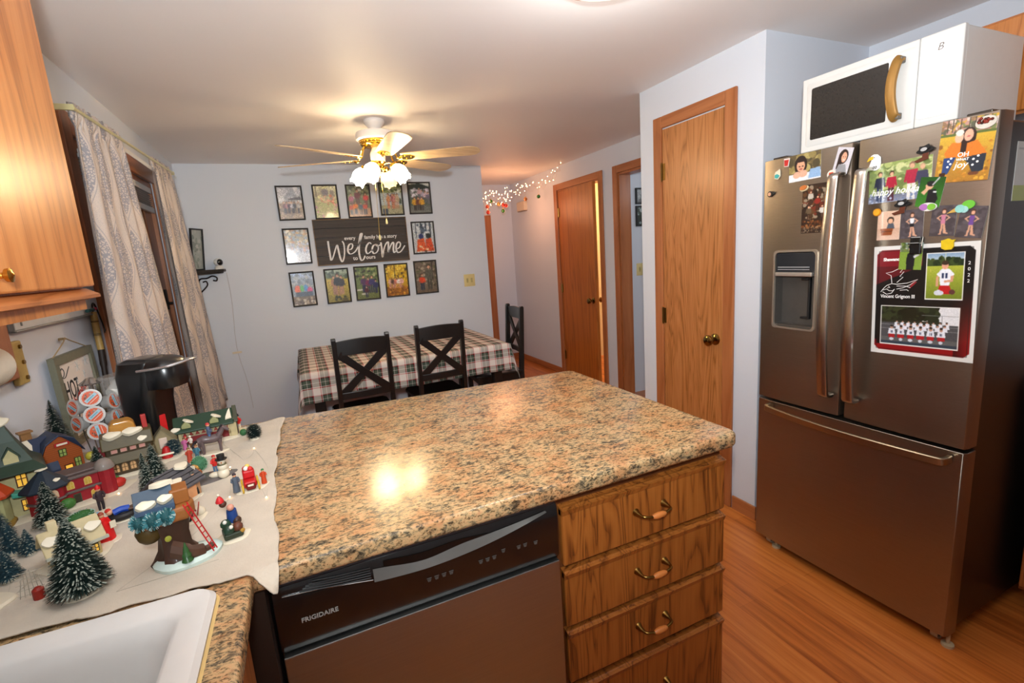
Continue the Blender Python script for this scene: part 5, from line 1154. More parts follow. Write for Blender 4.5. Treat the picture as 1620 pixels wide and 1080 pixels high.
# ------------------------------------------------------------------ painted figures
SK = cc('d09a78')
def fig(parent, x, y, h_, coat, pants, hat=None, rz=0, z=.004, skirt=False, arm=.5, hair='3c2818', hatk='cap', lean=0):
    u = h_; M_ = TR(x, y, z) @ RZ(rz) @ Matrix.Rotation(lean, 4, 'X')
    def P_(nm, mb, c, sm=True):
        return mb.build(nm, cc(c) if isinstance(c, str) else c, parent, smooth=sm)
    if not skirt:
        for s_ in (-1, 1): m = MB(M_); m.tube([(s_*u*.06, 0, 0), (s_*u*.065, -.01*u, u*.22), (s_*u*.055, 0, u*.46)], [u*.045, u*.05, u*.062], 8); P_('leg', m, pants)
    m = MB(M_); b0 = .04 if skirt else .40
    m.lathe([(u*(.16 if skirt else .115), u*b0), (u*.125, u*.52), (u*.115, u*.62), (u*.13, u*.72), (u*.10, u*.79), (u*.04, u*.82)], n=12, sy=.75); P_('coat', m, coat)
    for s_ in (-1, 1): m = MB(M_); m.tube([(s_*u*.12, 0, u*.75), (s_*u*.17, -u*.03, u*.60), (s_*u*.11, -u*(.08+.12*arm), u*(.50+.12*arm))], [u*.05, u*.045, u*.035], 8); P_('arm', m, coat)
    m = MB(M_); m.ball((0, -u*.005, u*.885), u*.082, 12, 1, 1, 1.15); m.ball((0, -u*.085, u*.88), u*.014, 6); P_('head', m, SK)
    if hat:
        m = MB(M_)
        if hatk == 'cap': m.lathe([(u*.086, u*.90), (u*.088, u*.93), (u*.065, u*.975), (u*.02, u*1.0)], (0, .004*u, 0), 12)
        elif hatk == 'top': m.lathe([(u*.13, u*.93), (u*.13, u*.94), (u*.078, u*.942), (u*.082, u*1.05), (u*.001, u*1.052)], n=12)
        elif hatk == 'santa': m.lathe([(u*.094, u*.90), (u*.094, u*.94), (u*.07, u*.99), (u*.03, u*1.05), (u*.012, u*1.07)], n=12)
        P_('hat', m, hat)
    else: m = MB(M_); m.ball((0, u*.02, u*.90), u*.086, 12, 1, 1, 1.1); P_('hair', m, hair)
def figthing(name, lb, x, y, pad=(.018, .018), rz=0):
    t = thing(name, lb, 'figurine', (x, y, BZ-.001), rz); snowpad(t, pad[0], pad[1], .004); return t
t = figthing('soldier_figurine', 'red-coated soldier figurine at the back edge of the blanket', -.238, 1.780); fig(t, 0, 0, .052, 'b82018', 'c8c0b0', '2c2c34', hatk='top')
t = figthing('santa_figurine', 'Santa figurine in red coat standing before the olive cabin', -.503, 1.468, rz=.5); fig(t, 0, 0, .050, '8c2420', '2c2420', 'c03028', skirt=False, hatk='santa', arm=1)
MB().ball((0, -.004, .038), .006, 8, 1, .7, 1.2).build('white_beard', SN, t, smooth=True)
# rider on a grey horse
t = figthing('horse_rider_figurine', 'rider in blue and white on a grey horse before the green barn', -.292, 1.598, (.040, .020), .12)
HG = cc('5c4c4c'); m = MB()
m.tube(smooth_path([(-.030, 0, .044), (-.018, 0, .047), (.0, 0, .045), (.018, 0, .046), (.026, 0, .052)]), [.010]*4+[.0125]*8+[.011]*5, 10); m.build('horse_trunk', HG, t, smooth=True)
MB().tube(smooth_path([(.020, 0, .048), (.030, 0, .062), (.036, 0, .074)]), [.010, .009, .0085, .008, .0075, .007, .0068, .0066, .0064, .0062, .006, .006, .006], 10).build('horse_neck', HG, t, smooth=True)
MB().tube([(.034, 0, .076), (.042, 0, .070), (.050, 0, .062)], [.0065, .0060, .0042], 8).build('horse_head', HG, t, smooth=True)
for x, y, l in ((-.026, .005, -.006), (-.022, -.006, .006), (.020, .005, .006), (.024, -.006, -.002)): MB().tube([(x, y, .044), (x+l*.5, y, .024), (x+l*.3, y, .004)], [.0065, .0038, .0034], 8).build('horse_leg', HG, t, smooth=True)
MB().tube(smooth_path([(-.034, 0, .048), (-.042, 0, .036), (-.040, 0, .018)]), [.004]*6+[.006]*6+[.002], 8).build('horse_tail', cc('241c20'), t, smooth=True); MB().tube([(.022, 0, .062), (.030, 0, .074), (.035, 0, .082)], .003, 6).build('horse_mane', cc('241c20'), t, smooth=True)
fig(t, 0, 0, .060, '4c5870', '4c6c98', 'c03838', rz=math.pi/2, z=.036, hatk='cap')
# skating group
t = figthing('skating_family_figurine', 'group of skaters in blue, pink and white before the barn', -.372, 1.672, (.042, .030), .2)
fig(t, -.022, -.006, .042, '283450', '1c1c28', 'c83030', rz=.5, lean=.15); fig(t, .0, -.004, .040, 'b8608c', 'a08cb0', '5c3820', rz=-.3, skirt=True); fig(t, .016, .004, .040, 'd8ccc0', '6c4828', 'e0dcd0', rz=-.8); fig(t, .004, .016, .038, 'a02828', '3c3c3c', 'c83030')
t = figthing('carol_couple_figurine', 'couple in orange red and teal coats behind the green bush', -.330, 1.545, (.022, .022), .1)
fig(t, -.008, -.002, .046, 'a83c28', '6c2820', '6c5428', rz=.2, skirt=True); fig(t, .010, .003, .048, '3c6878', '3c5c6c', '7c5434', rz=-.2)
t = thing('autumn_tree_top', 'tan and yellow leafy tree figure between the grey shop and the bush', 'ornament', (-.325, 1.395, BZ))
MB().cyl((0, 0, 0), (0, 0, .03), .006, n=8).build('trunk', cc('5c3c20'), t)
for i, (x, y, z, c) in enumerate(((-.018, 0, .036, 'a89450'), (0, -.006, .042, 'b8a868'), (.018, .002, .034, 'a87c3c'), (.026, -.010, .026, '8c4c24'))): MB().ball((x, y, z), .014, 12, 1.2, .9, .8).build('leaf_cluster', cc(c, rough=.6, bump=.6), t, smooth=True)
# frozen pond, snowman and child
t = thing('snowman_pond', 'grey frozen pond with a snowman in black top hat and red-coated child', 'figurine', (-.262, 1.398, BZ-.001), .0); t.scale = (1.15, 1.15, 1.1)
m = MB(); n = 26; L = []
for s_, zz in ((1, 0), (1, .003), (.93, .004)): L.append([(.050*s_*(1+.10*math.sin(2*a+.6)+.08*math.sin(3*a))*math.cos(a)-.006, .036*s_*(1+.12*math.cos(3*a))*math.sin(a), zz) for a in [2*math.pi*i/n for i in range(n)]])
m.loft(L, True, True).build('ice', cc('6c6664', rough=.15), t, smooth=True)
for z, r_ in ((.012, .0125), (.028, .0105), (.042, .0080)): MB().ball((.022, -.018, z+.002), r_, 14).build('snow_ball', SN, t, smooth=True)
MB().lathe([(.012, .048), (.012, .0495), (.0075, .050), (.0080, .060), (.001, .0605)], (.022, -.018, 0), 14).build('top_hat', BLACKM, t, smooth=True)
MB().cyl((.0225, -.0258, .043), (.024, -.033, .042), .0014, .0003, 6).build('carrot_nose', cc('c86820'), t); MB().lathe([(.0085, .034), (.0095, .036), (.0085, .038)], (.022, -.018, 0), 14).build('scarf', cc('5c5434'), t, smooth=True)
fig(t, .002, .018, .046, 'c02820', '4c6c8c', 'a82820', rz=.6)
MB().ball((.004, -.006, .009), .010, 12, 1.3, .8, .7).build('snow_lump', SN, t, smooth=True)
# antique car with two people
t = figthing('red_car_figurine', 'red and gold antique car figurine with two bystanders near the blanket edge', -.168, 1.272, (.040, .030), .15)
RC = cc('b81418'); MB().box(-.014, .014, -.020, .020, .010, .026).build('car_body', RC, t, bevel=.004); MB().box(-.013, .013, .0, .022, .026, .046).build('cabin', RC, t, bevel=.004); MB().box(-.010, .010, -.030, -.018, .008, .022).build('radiator', cc('6c1414'), t, bevel=.003)
for x in (-.017, .017):
    for y in (-.022, .016):
        m = MB(TR(x, y, .012) @ Matrix.Rotation(math.pi/2, 4, 'Y')); m.lathe([(.010, -.002), (.011, 0), (.010, .002)], n=16); m.build('wheel', cc('c8a030'), t, smooth=True)
for x, y, z, c in ((-.004, .008, .050, 'e0d8d0'), (.005, .004, .049, 'c83028'), (0, .014, .053, 'd8b860'), (-.006, .016, .048, 'b82020')): MB().ball((x, y, z), .006, 8).build('gift', cc(c), t, smooth=True)
MB().box(-.006, .006, -.031, -.029, .018, .022).build('number_plate', SN, t)
fig(t, -.030, -.012, .050, '4c5460', '4c5460', '30242c', rz=.2, skirt=True); fig(t, .030, -.004, .040, 'b8401c', 'b8401c', '2c6c3c', rz=-.2, skirt=True)
# tubing child
t = figthing('tubing_child_figurine', 'child in blue lying on a black tube behind the treehouse', -.418, 1.262, (.036, .022), .35)
m = MB(TR(0, 0, .012)); m.tube([(.022*math.cos(a), .014*math.sin(a), 0) for a in [2*math.pi*i/20 for i in range(21)]], .0075, 8); m.build('tube', cc('201c1c'), t, smooth=True)
MB().tube(smooth_path([(-.016, 0, .022), (-.002, 0, .025), (.012, 0, .023)]), .0072, 8).build('blue_coat', cc('2448a8'), t, smooth=True); MB().ball((-.022, -.001, .026), .0062, 10).build('head', SK, t, smooth=True); MB().ball((-.024, .001, .030), .0062, 10, 1, 1, .8).build('red_hat', cc('b82c20'), t, smooth=True)
for s_ in (-1, 1): MB().tube([(.010, s_*.004, .022), (.022, s_*.006, .022), (.030, s_*.006, .026)], .0038, 8).build('trouser_leg', cc('4c3424'), t, smooth=True)
# man in black coat and hockey children behind the treehouse
t = figthing('dark_coat_man_figurine', 'man in black coat and cap standing right of the grey sweet shop', -.288, 1.300, (.016, .016), .3); fig(t, 0, 0, .060, '1c1c1c', '1c1c1c', '3c3c38', skirt=True)
t = figthing('ball_players_figurine', 'children in green and crimson coats on a snowy bank beside the treehouse', -.282, 1.170, (.036, .030), .4)
fig(t, -.006, .010, .048, '2c7c38', '3c5070', 'a02838', rz=.5); fig(t, .002, -.014, .040, 'a01c38', '1c1c1c', 'b89878', rz=.9, lean=.3); MB().tube([(.018, -.004, .008), (.026, .002, .034)], .0012, 6).build('stick', cc('a03c30'), t)
MB().ball((.022, .012, .008), .016, 12, 1, 1, .8).build('snow_bank', SN, t, smooth=True)
# present-laden pair at the front
t = figthing('sledge_pair_figurine', 'two children with Santa hat on a dark laden sledge near the front of the blanket', -.182, 1.045, (.028, .030), .25)
MB().box(-.018, .016, -.020, .018, .006, .018).build('sledge', cc('2c3424'), t, bevel=.003)
for i, (x, y, z, c, r_) in enumerate(((-.008, -.012, .024, '1c3424', .011), (.008, -.010, .024, '5c3020', .010), (-.010, .004, .030, '24402c', .010), (.010, .006, .030, '3c2418', .009), (.014, -.016, .016, 'a07828', .005), (-.004, -.020, .032, 'd8d4c8', .004), (-.012, -.008, .040, 'd8d4c8', .004))): MB().ball((x, y, z), r_, 10).build('parcel', cc(c), t, smooth=True)
MB().tube([(.004, .012, .030), (.004, .010, .054)], [.011, .009], 10).build('blue_coat', cc('1c3c78'), t, smooth=True); MB().ball((.003, .006, .061), .0068, 12).build('face', cc('c88c78'), t, smooth=True)
MB().ball((-.008, .012, .070), .007, 12).build('brown_head', cc('4c2c20'), t, smooth=True); MB().lathe([(.0075, 0), (.0075, .003), (.005, .009), (.001, .014)], (-.012, .012, .075), 12).build('santa_hat', cc('c02428'), t, smooth=True); MB().ball((-.013, .012, .091), .003, 8).build('hat_pompom', SN, t, smooth=True)
# red cloaked carollers by the cottage
t = figthing('red_cloak_figurine', 'figure in bright red cloak beside the cream cottage', -.422, 1.165, (.026, .026), .7)
fig(t, 0, 0, .062, 'c81414', 'c81414', '8c3c28', skirt=True); MB().lathe([(.018, .002), (.016, .030), (.008, .05)], (.0, .004, 0), 14).build('cloak', cc('c81414'), t, smooth=True); MB().box(.006, .016, -.014, -.012, .03, .044).build('book', SN, t)
t = figthing('red_hat_gardener_figurine', 'red-hatted figure with dark trousers behind the green hedge cart', -.478, 1.335, (.016, .016), .6); fig(t, 0, 0, .058, '3c2c30', '2c2428', 'c81818', hatk='santa')
t = figthing('hedge_cart', 'green cart piled with frosted greenery in front of the red bell house', -.495, 1.275, (.034, .022), .6); MB().box(-.024, .024, -.014, .014, .006, .020).build('cart', cc('1c4428'), t, bevel=.003); MB().ball((0, 0, .024), .016, 14, 1.5, .9, .7).build('greenery', cc('2c5c28', rough=.7, bump=.8), t, smooth=True); fluff(t, (0, 0, .024), (.026, .016, .014), '8cac9c', 160, 8, 'frost'); MB().box(.006, .026, -.020, -.018, .012, .026).box(-.02, -.002, -.020, -.018, .002, .012).build('blue_board', cc('8ca8b8'), t)
t = thing('white_fence', 'thin wire ornament panel with red lantern left of the largest tree', 'ornament', (-.475, 1.005, BZ), .4)
m = MB()
for i in range(6): m.tube([(-.016+i*.006, 0, .010), (-.010+i*.004, 0, .058-abs(i-2.5)*.006)], .0006, 5); 
m.build('wire_lattice', cc('a09888'), t); m = MB()
for i in range(5): m.tube([(-.018, 0, .014+i*.010), (.016, 0, .010+i*.010)], .0006, 5)
m.build('wire_crossbar', cc('a09888'), t); MB().lathe([(.008, 0), (.008, .018), (.004, .022)], (.006, -.004, 0), 10).build('red_lantern', cc('902418'), t, smooth=True)
# tiny warm lights scattered under and on the blanket
t = thing('micro_lights', 'tiny warm lights on a thin wire scattered over the snow blanket', 'string lights')
pw = [(-.62, 1.20), (-.52, 1.02), (-.47, 1.42), (-.35, 1.60), (-.23, 1.44), (-.18, 1.56), (-.13, 1.19), (-.30, 1.73), (-.21, 1.24), (-.35, .955), (-.2, .97)]
for i in range(len(pw)-1): MB().tube(smooth_path([(pw[i][0], pw[i][1], BZ+.001), ((pw[i][0]+pw[i+1][0])/2+.02, (pw[i][1]+pw[i+1][1])/2, BZ+.0015), (pw[i+1][0], pw[i+1][1], BZ+.001)], 5), .0004, 4).build('wire', cc('b0a898'), t)
for x, y in pw[:9]: MB().ball((x, y, BZ+.003), .0018, 8).build('bulb', bulbm, t)

# ------------------------------------------------------------------ coffee corner
t = thing('coffee_maker', 'black single-cup coffee maker with silver handle before the curtain', 'coffee maker', (-.435, 1.785, CZ), 1.15)
KB = mk('101011', .28, var=.25, coat=.3, name='satin_black_plastic')
def rz_(x0, x1, y0, y1, r, z): return [(a, b, z) for a, b in rrect(x0, x1, y0, y1, r, 6)]
MB().loft([rz_(-.062, .062, -.06, .075, .03, 0), rz_(-.062, .062, -.06, .075, .03, .022), rz_(-.060, .060, -.06, .073, .03, .024)], True, True).build('drip_base', KB, t, smooth=True)
MB().loft([rz_(-.064, .064, -.005, .085, .028, .02), rz_(-.066, .066, -.01, .088, .03, .15), rz_(-.066, .066, -.03, .088, .03, .24), rz_(-.060, .060, -.03, .082, .03, .278), rz_(-.04, .04, -.02, .06, .02, .288)], True, True).build('column', KB, t, smooth=True)
MB().loft([rz_(-.058, .058, -.082, .02, .045, .195), rz_(-.062, .062, -.088, .02, .048, .215), rz_(-.062, .062, -.088, .02, .048, .262), rz_(-.055, .055, -.078, .02, .045, .278), rz_(-.04, .04, -.06, .02, .035, .286)], True, True).build('brew_head', KB, t, smooth=True)
hp = [(-.067, .0, .258), (-.068, -.05, .262), (-.060, -.085, .266), (-.035, -.104, .270), (0, -.110, .272), (.035, -.104, .270), (.060, -.085, .266), (.068, -.05, .262), (.067, .0, .258)]
MB().tube(smooth_path(hp), .0075, 8, flat=.6, up=(0, 0, 1)).build('handle', mk('c0c0c2', .25, .8, name='silver_plastic'), t, smooth=True)
MB().loft([rz_(-.042, .042, -.11, -.06, .02, 0), rz_(-.042, .042, -.11, -.06, .02, .020)], True, True).build('drip_tray', KB, t, smooth=True)
tk = MB().loft([rz_(-.055, .055, .090, .135, .018, .120), rz_(-.057, .057, .089, .139, .018, .235)], True, False).build('water_tank', SMOKE, t, smooth=True)
MB().loft([rz_(-.059, .059, .088, .141, .018, .235), rz_(-.059, .059, .088, .141, .018, .244)], True, True).build('tank_lid', SMOKE, tk, smooth=True); MB().box(-.054, .054, .089, .134, .0, .118).build('tank_foot', KB, t, bevel=.003)
# pod carousel
t = thing('pod_carousel', 'chrome wire carousel for coffee pods in front of the chocolate sign', 'pod stand', (-.600, 1.795, CZ))
CHR = mk('b8b6b4', .15, 1, name='chrome_wire'); MB().lathe([(.055, 0), (.055, .004), (.050, .006), (.008, .008), (.006, .225), (.010, .230)], n=24).build('pole', CHR, t, smooth=True)
MB().lathe([(.026, .228), (.028, .232), (.016, .240), (.010, .246), (.001, .248)], n=24).build('top_cap', CHR, t, smooth=True)
import itertools
def podbody(parent=None):
    pass
ORG = 'd85c28'
def pod(M_, lb):
    t2 = thing('coffee_pod', lb, 'coffee pod', M_.translation, 0, 'coffee pods in the chrome carousel'); M3 = M_.copy(); M3.translation = (0, 0, 0)
    m = MB(M3); m.lathe([(.0165, -.040), (.0175, -.038), (.0215, -.006), (.0225, -.003), (.0255, -.0025), (.0255, 0)], n=24); m.build('cup', mk('c4c0bc', .3, name='foil_grey_cup', metal=.3), t2, smooth=True)
    p = Pic(30, 30, 'c8bcb4', 2).ell(.5, .5, .43, .43, 'd8562a').rect(.12, .40, .9, .60, '9cc0cc').spots(.2, .2, .85, .36, ['6c3c2c', 'b89078', '8c7064'], 10, .06).rect(.2, .70, .8, .74, 'e8c8b8').rect(.25, .47, .75, .53, '6c98a8')
    m = MB(M3 @ Matrix.Rotation(.7, 4, 'Z')); W_ = 30; r = .0225
    o = board(p, M3 @ Matrix.Rotation(.7+len(lb) % 3, 4, 'Z') @ TR(0, 0, .0002), 2*r, 2*r, 'printed_lid', t2, .0003)
    me = o.data; bm = bmesh.new(); bm.from_mesh(me); c = M3.to_translation(); q3 = M3.to_3x3().inverted()
    kill = [f for f in bm.faces if (q3 @ f.calc_center_median()).xy.length > r or any((q3 @ v.co).xy.length > r*1.06 for v in f.verts)]; bmesh.ops.delete(bm, geom=kill, context='FACES'); bm.to_mesh(me); bm.free()
def wirering(x, y, z): pass
podpos = []
dir0 = math.atan2(-1.795, .600)   # towards the viewer
Z_ = Vector((0, 0, 1))
def podM(ang, rad, z, up=.12):
    d = Vector((math.cos(ang), math.sin(ang), up)).normalized(); c = Vector((-.600, 1.795, CZ+z))+Vector((math.cos(ang), math.sin(ang), 0))*rad
    x = Z_.cross(d).normalized(); y = d.cross(x)
    return Matrix.Translation(c) @ Matrix((x, y, d)).transposed().to_4x4()
for i, (a, z, lb) in enumerate(((-.12, .197, 'orange and blue lidded coffee pod, topmost of the middle column'), (-.12, .146, 'orange and blue lidded coffee pod, second from the top of the middle column'), (-.12, .095, 'orange and blue lidded coffee pod, lowest in view of the middle column'),
        (.88, .172, 'coffee pod, upper one of the right column, next to the coffee maker'), (.88, .122, 'coffee pod, lower one of the right column, above the olive cabin'), (-1.05, .172, 'coffee pod, upper one of the left column beside the sign'), (-1.05, .122, 'coffee pod, lower one of the left column behind the tree'))):
    pod(podM(dir0+a, .058, z), lb)
for a in (-.12-.42, -.12+.42, .88+.45, -1.05-.45):
    MB().tube(smooth_path([(.030*math.cos(dir0+a), .030*math.sin(dir0+a), .006), (.040*math.cos(dir0+a), .040*math.sin(dir0+a), .12), (.030*math.cos(dir0+a), .030*math.sin(dir0+a), .226)]), .0018, 6).build('wire_column', CHR, t, smooth=True)
m_ = Matrix.Translation((-.545, 1.80, CZ+.200)) @ Matrix.Rotation(1.2, 4, 'Z') @ Matrix.Rotation(1.15, 4, 'Y')
t2 = thing('coffee_pod', 'white coffee pod lying sideways on top of the carousel', 'coffee pod', m_.translation); M3 = m_.copy(); M3.translation = (0, 0, 0)
m = MB(M3); m.lathe([(.0165, -.020), (.0175, -.018), (.0215, .014), (.0255, .0185), (.0255, .0205)], n=24); m.build('cup', mk('dcd8d0', .35, name='white_cup'), t2, smooth=True)
t = tag(MB(TR(-.452, 1.772, CZ) @ RZ(.5)).box(-.018, .018, -.022, .022, .02, .108).build('red_box', cc('c01414'), bevel=.001), 'small red and white carton leaning before the coffee maker', 'box'); t.location = (0, 0, 0)
# chocolate sign leaning on the wall
SW, SH = .315, .30
t = thing('chocolate_sign', 'HOT chocolate wooden sign with rope leaning on the wall by the oak cabinet', 'sign', (XL+.014, 2.108, 1.212))
M_ = Matrix.Rotation(-.02, 4, 'Y') @ face_px(0, 0, 0)
GRF = cc('6c6a58', rough=.6); m = MB(M_)
m.loft([[(a, b, z) for a, b in ((-SW/2+i0, -SH+i0), (SW/2-i0, -SH+i0), (SW/2-i0, -i0), (-SW/2+i0, -i0))] for i0, z in ((0, 0), (0, .018), (.027, .018), (.027, .010))]); m.build('frame', GRF, t)
m = MB(M_); m.box(-SW/2+.002, SW/2-.002, -SH+.002, -.002, .001, .009); m.build('sign_face', mk('dcd2c8', .6, var=.03, name='cream_sign_paint'), t)
BI = mk('1c1a1a', .6, name='black_ink'); RI = mk('a82c28', .6, name='red_ink')
text('HOT', .088, M_ @ TR(-.112, -.150, .0095), BI, 'black_lettering', t, bold=.0004, sx=.58); text('chocolate', .050, M_ @ TR(-.078, -.190, .0098) @ Matrix.Rotation(.40, 4, 'Z'), RI, 'red_lettering', t, shear=.3, sx=.74, bold=.0004); text('&', .05, M_ @ TR(-.122, -.205, .0095), BI, 'black_ampersand', t, shear=.2)
m = MB(M_); m.tube(smooth_path([(-.118, -.055, .0098), (-.10, -.042, .0098), (-.088, -.055, .0098), (-.10, -.070, .0098), (-.118, -.068, .0098), (-.09, -.075, .0098), (-.055, -.052, .0098), (-.045, -.045, .0098)]), .0012, 5); m.build('swirl', BI, t)
LG = mk('a8b0b0', .6, name='pale_snowflake_ink')
for x, y, r_ in ((.02, -.055, .02), (.095, -.045, .022), (.06, -.09, .014), (-.01, -.10, .012)):
    m = MB(M_)
    for k in range(3): a = k*math.pi/3; m.tube([(x-r_*math.cos(a), y-r_*math.sin(a), .0095), (x+r_*math.cos(a), y+r_*math.sin(a), .0095)], .0008, 4)
    m.build('snowflake', LG, t)
RP = mk('a08c68', .8, name='jute_rope'); m = MB(M_); m.tube(smooth_path([(-SW/2+.012, -.004, .009), (-.03, .035, .006), (-.004, .047, .004), (.03, .035, .006), (SW/2-.012, -.004, .009)]), .0020, 6); m.build('hanging_rope', RP, t)
MB(M_).box(-.008, .004, .042, .05, -.012, .004).build('wall_tack', RP, t)
# whiteboard strip, stick, paper towel
t = thing('whiteboard', 'white board with grey edge mounted below the oak cabinet', 'board', (XL+.001, 2.12, 1.330))
MB().box(0, .012, -.30, .285, -.0095, .045).build('panel', mk('d8d8d4', .25, name='whiteboard_surface'), t, bevel=.001); MB().box(.0, .018, -.305, .290, -.016, -.010).build('bottom_edge', mk('a0a09c', .35, .5, name='aluminium_edge'), t, bevel=.002); MB().box(.0, .014, -.305, -.30, -.016, .045).box(.0, .016, -.262, -.258, -.0, .045).build('end_cap', mk('8c8c88', .4, name='grey_end_cap'), t)
MB().cyl((.024, .20, .004), (.024, .265, .006), .006, n=10).build('marker', cc('2c5c5c'), t, smooth=True); MB().cyl((.024, .266, .006), (.024, .285, .007), .006, n=10).build('marker_cap', cc('b83050'), t, smooth=True)
t = thing('wooden_stick', 'burnt bamboo stick with black cord hanging by the window trim', 'stick', (XL+.016, 2.405, 1.325)); 
MB().tube(smooth_path([(0, 0, 0), (.0, -.006, -.08), (.002, -.012, -.15)]), [.0115]*13, 12).build('bamboo_part', mk('b08c4c', .5, var=.3, name='bamboo'), t, smooth=True); MB().tube(smooth_path([(.002, -.012, -.15), (.004, -.030, -.22), (.006, -.05, -.30)]), [.0112]*6+[.009]*6+[.005], 12).build('burnt_tip', mk('2a1a12', .6, name='charred_wood'), t, smooth=True)
for z in (-.035, -.038, -.085, -.090): MB().lathe([(.0122, z), (.0122, z-.002)], (0, z*.08, 0), 14).build('ring', cc('2c1c10'), t)
MB().tube(smooth_path([(0, .0, -.004), (.0, .006, .028), (.0, .030, .030), (.0, .055, -.01), (.0, .075, -.06), (0, .085, -.085)]), .0024, 6).tube(smooth_path([(0, .004, .0), (.0, .012, .024), (.0, .032, .022), (.0, .060, -.03), (.0, .078, -.075), (0, .072, -.092)]), .0020, 6).build('cord', BLACKM, t, smooth=True)
t = thing('paper_towel_holder', 'almond bracket with brass screws carrying the paper towel roll', 'holder', (XL+.001, 1.800, 1.230))
HM = cc('b89c58'); m = MB(); m.box(0, .016, -.028, .028, -.062, .062); m.build('bracket', HM, t, bevel=.004)
for z in (-.045, 0, .045): MB().cyl((.016, .010, z), (.021, .010, z), .006, n=10).build('screw', ABRASS, t)
t = thing('paper_towel_roll', 'white paper towel roll end at the left edge under the cabinet', 'paper towel', (XL+.075, 1.530, 1.262))
m = MB(Matrix.Rotation(math.pi/2, 4, 'X')); m.lathe([(.017, 0), (.040, 0), (.047, .006), (.049, .02), (.049, .26), (.017, .26)], n=32, cap=False); m.build('paper', mk('dcd4c4', .9, bump=.2, name='paper_towel'), t, smooth=True)
# ------------------------------------------------------------------ prints and magnets on the refrigerator
FX_ = 1.8462
def fprint(pic, y, z, w_, h_, ang, lb, dx=0, grp='photos on the refrigerator doors', name='photo_print', cat='photo'):
    soft(pic); o = board(pic, face_x(0, 0, 0, ang), w_, h_, name, None, .0007); o.location = (FX_-dx, y, z); tag(o, lb, cat, grp); return o
R_ = math.radians
p = Pic(80, 60, '6c5c3c', 1).spots(0, 0, 1, .6, ['8c7c4c', '4c4430', 'a89860', '5c5038'], 60, .12).rect(0, .72, 1, 1, 'd8dce0').ell(.38, .40, .20, .34, '241c1c').ell(.38, .44, .13, .22, 'd8a080').rect(.25, .2, .52, .30, '2c1c1c').poly([(.62, .95), (.68, .62), (.98, .60), (1, .95)], '8cacd0').ell(.26, .76, .12, .13, 'd8a890').ell(.46, .74, .13, .13, 'd8a890').ell(.34, .46, .03, .02, '2c1c1c').ell(.44, .46, .03, .02, '2c1c1c').ell(.39, .56, .05, .025, 'a04848').grain(.05)
fprint(p, 1.300, 1.688, .128, .100, R_(1), 'photo of a smiling dark-haired child resting on folded hands')
p = Pic(44, 66, 'c8c4cc', 2).ell(.48, .36, .30, .28, '30201c').rect(.18, .36, .45, .85, '30201c').ell(.54, .38, .17, .20, 'd8a084').poly([(.2, 1), (.3, .66), (.75, .64), (.95, 1)], '8c8c90').ell(.48, .36, .025, .015, '241818').ell(.62, .36, .025, .015, '241818').ell(.56, .48, .07, .02, 'e8d0c8').grain(.04)
fprint(p, 1.157, 1.684, .055, .088, R_(-14), 'portrait photo of a long-haired girl above the left door handle', .0)
p = Pic(70, 110, '2c1c14', 3).spots(0, .05, 1, .7, ['5c3c24', '8c7c68', '1c1410', 'a89880', '3c2818', '6c2c1c'], 150, .07)
for x, y, c in ((.3, .25, 'b8b0a4'), (.55, .36, '8c2820'), (.72, .55, 'c8c4bc'), (.25, .55, '5c4c38'), (.85, .3, '6c5038')): p.person(x, y+.18, .3, c, '3c2418', w=1.3)
p.spots(0, .75, 1, .9, ['6c3c1c', '4c2814', '8c5c34'], 80, .04)
for k in range(4): p.spots(.02, .88+k*.03, .98, .885+k*.03, ['a09078', '5c4c3c'], 26, .018)
fprint(p, 1.248, 1.527, .112, .183, R_(-.5), 'dark brown sepia poster of costumed figures on the left fridge door')
p = Pic(110, 78, '8c9c58', 4).spots(0, 0, 1, .8, ['a8b470', '6c7c44', 'c4c890', '84945c'], 90, .07).grad(.82, 1, '6c7084', '8c90a0')
p.person(.19, .98, .78, '2c3044', '3c4868').person(.38, .98, .76, 'a82038', '4c2430').person(.70, 1.02, .94, 'a82840', 'd8d4d0', '8c6c58').person(.86, 1.0, .84, '3c3c54', '4c5878', 'b89878').spots(.0, .78, 1, 1, ['b8c0d8', '6c7ca0'], 40, .02).grain(.05)
o = fprint(p, .973, 1.585, .180, .128, R_(1), 'family photo card with white happy holidays script on the right door')
WI = mk('f2f0ee', .4, var=.02, name='white_print_ink')
text('happy holidays', .030, face_x(-.0002, .082, -.040, 0) @ TR(0, 0, .0006), WI, 'script_lettering', o, shear=.35, bold=.0003, sx=.92)
p = Pic(96, 130, 'c89c38', 5).spots(0, 0, 1, .22, ['b88c80', '5c5c48', 'd8c0b4', '8c6c50', '7c8454'], 90, .06)
for x in (.1, .2, .34, .5, .6, .75, .88): p.rect(x, 0, x+.02, .2, '4c4438')
p.rect(0, .22, 1, .26, '5c6c34').grad(.26, 1, 'd0a838', 'a8742c').spots(0, .4, 1, 1, ['b87c2c', 'd8a43c', '8c5c24', 'c88830'], 120, .04)
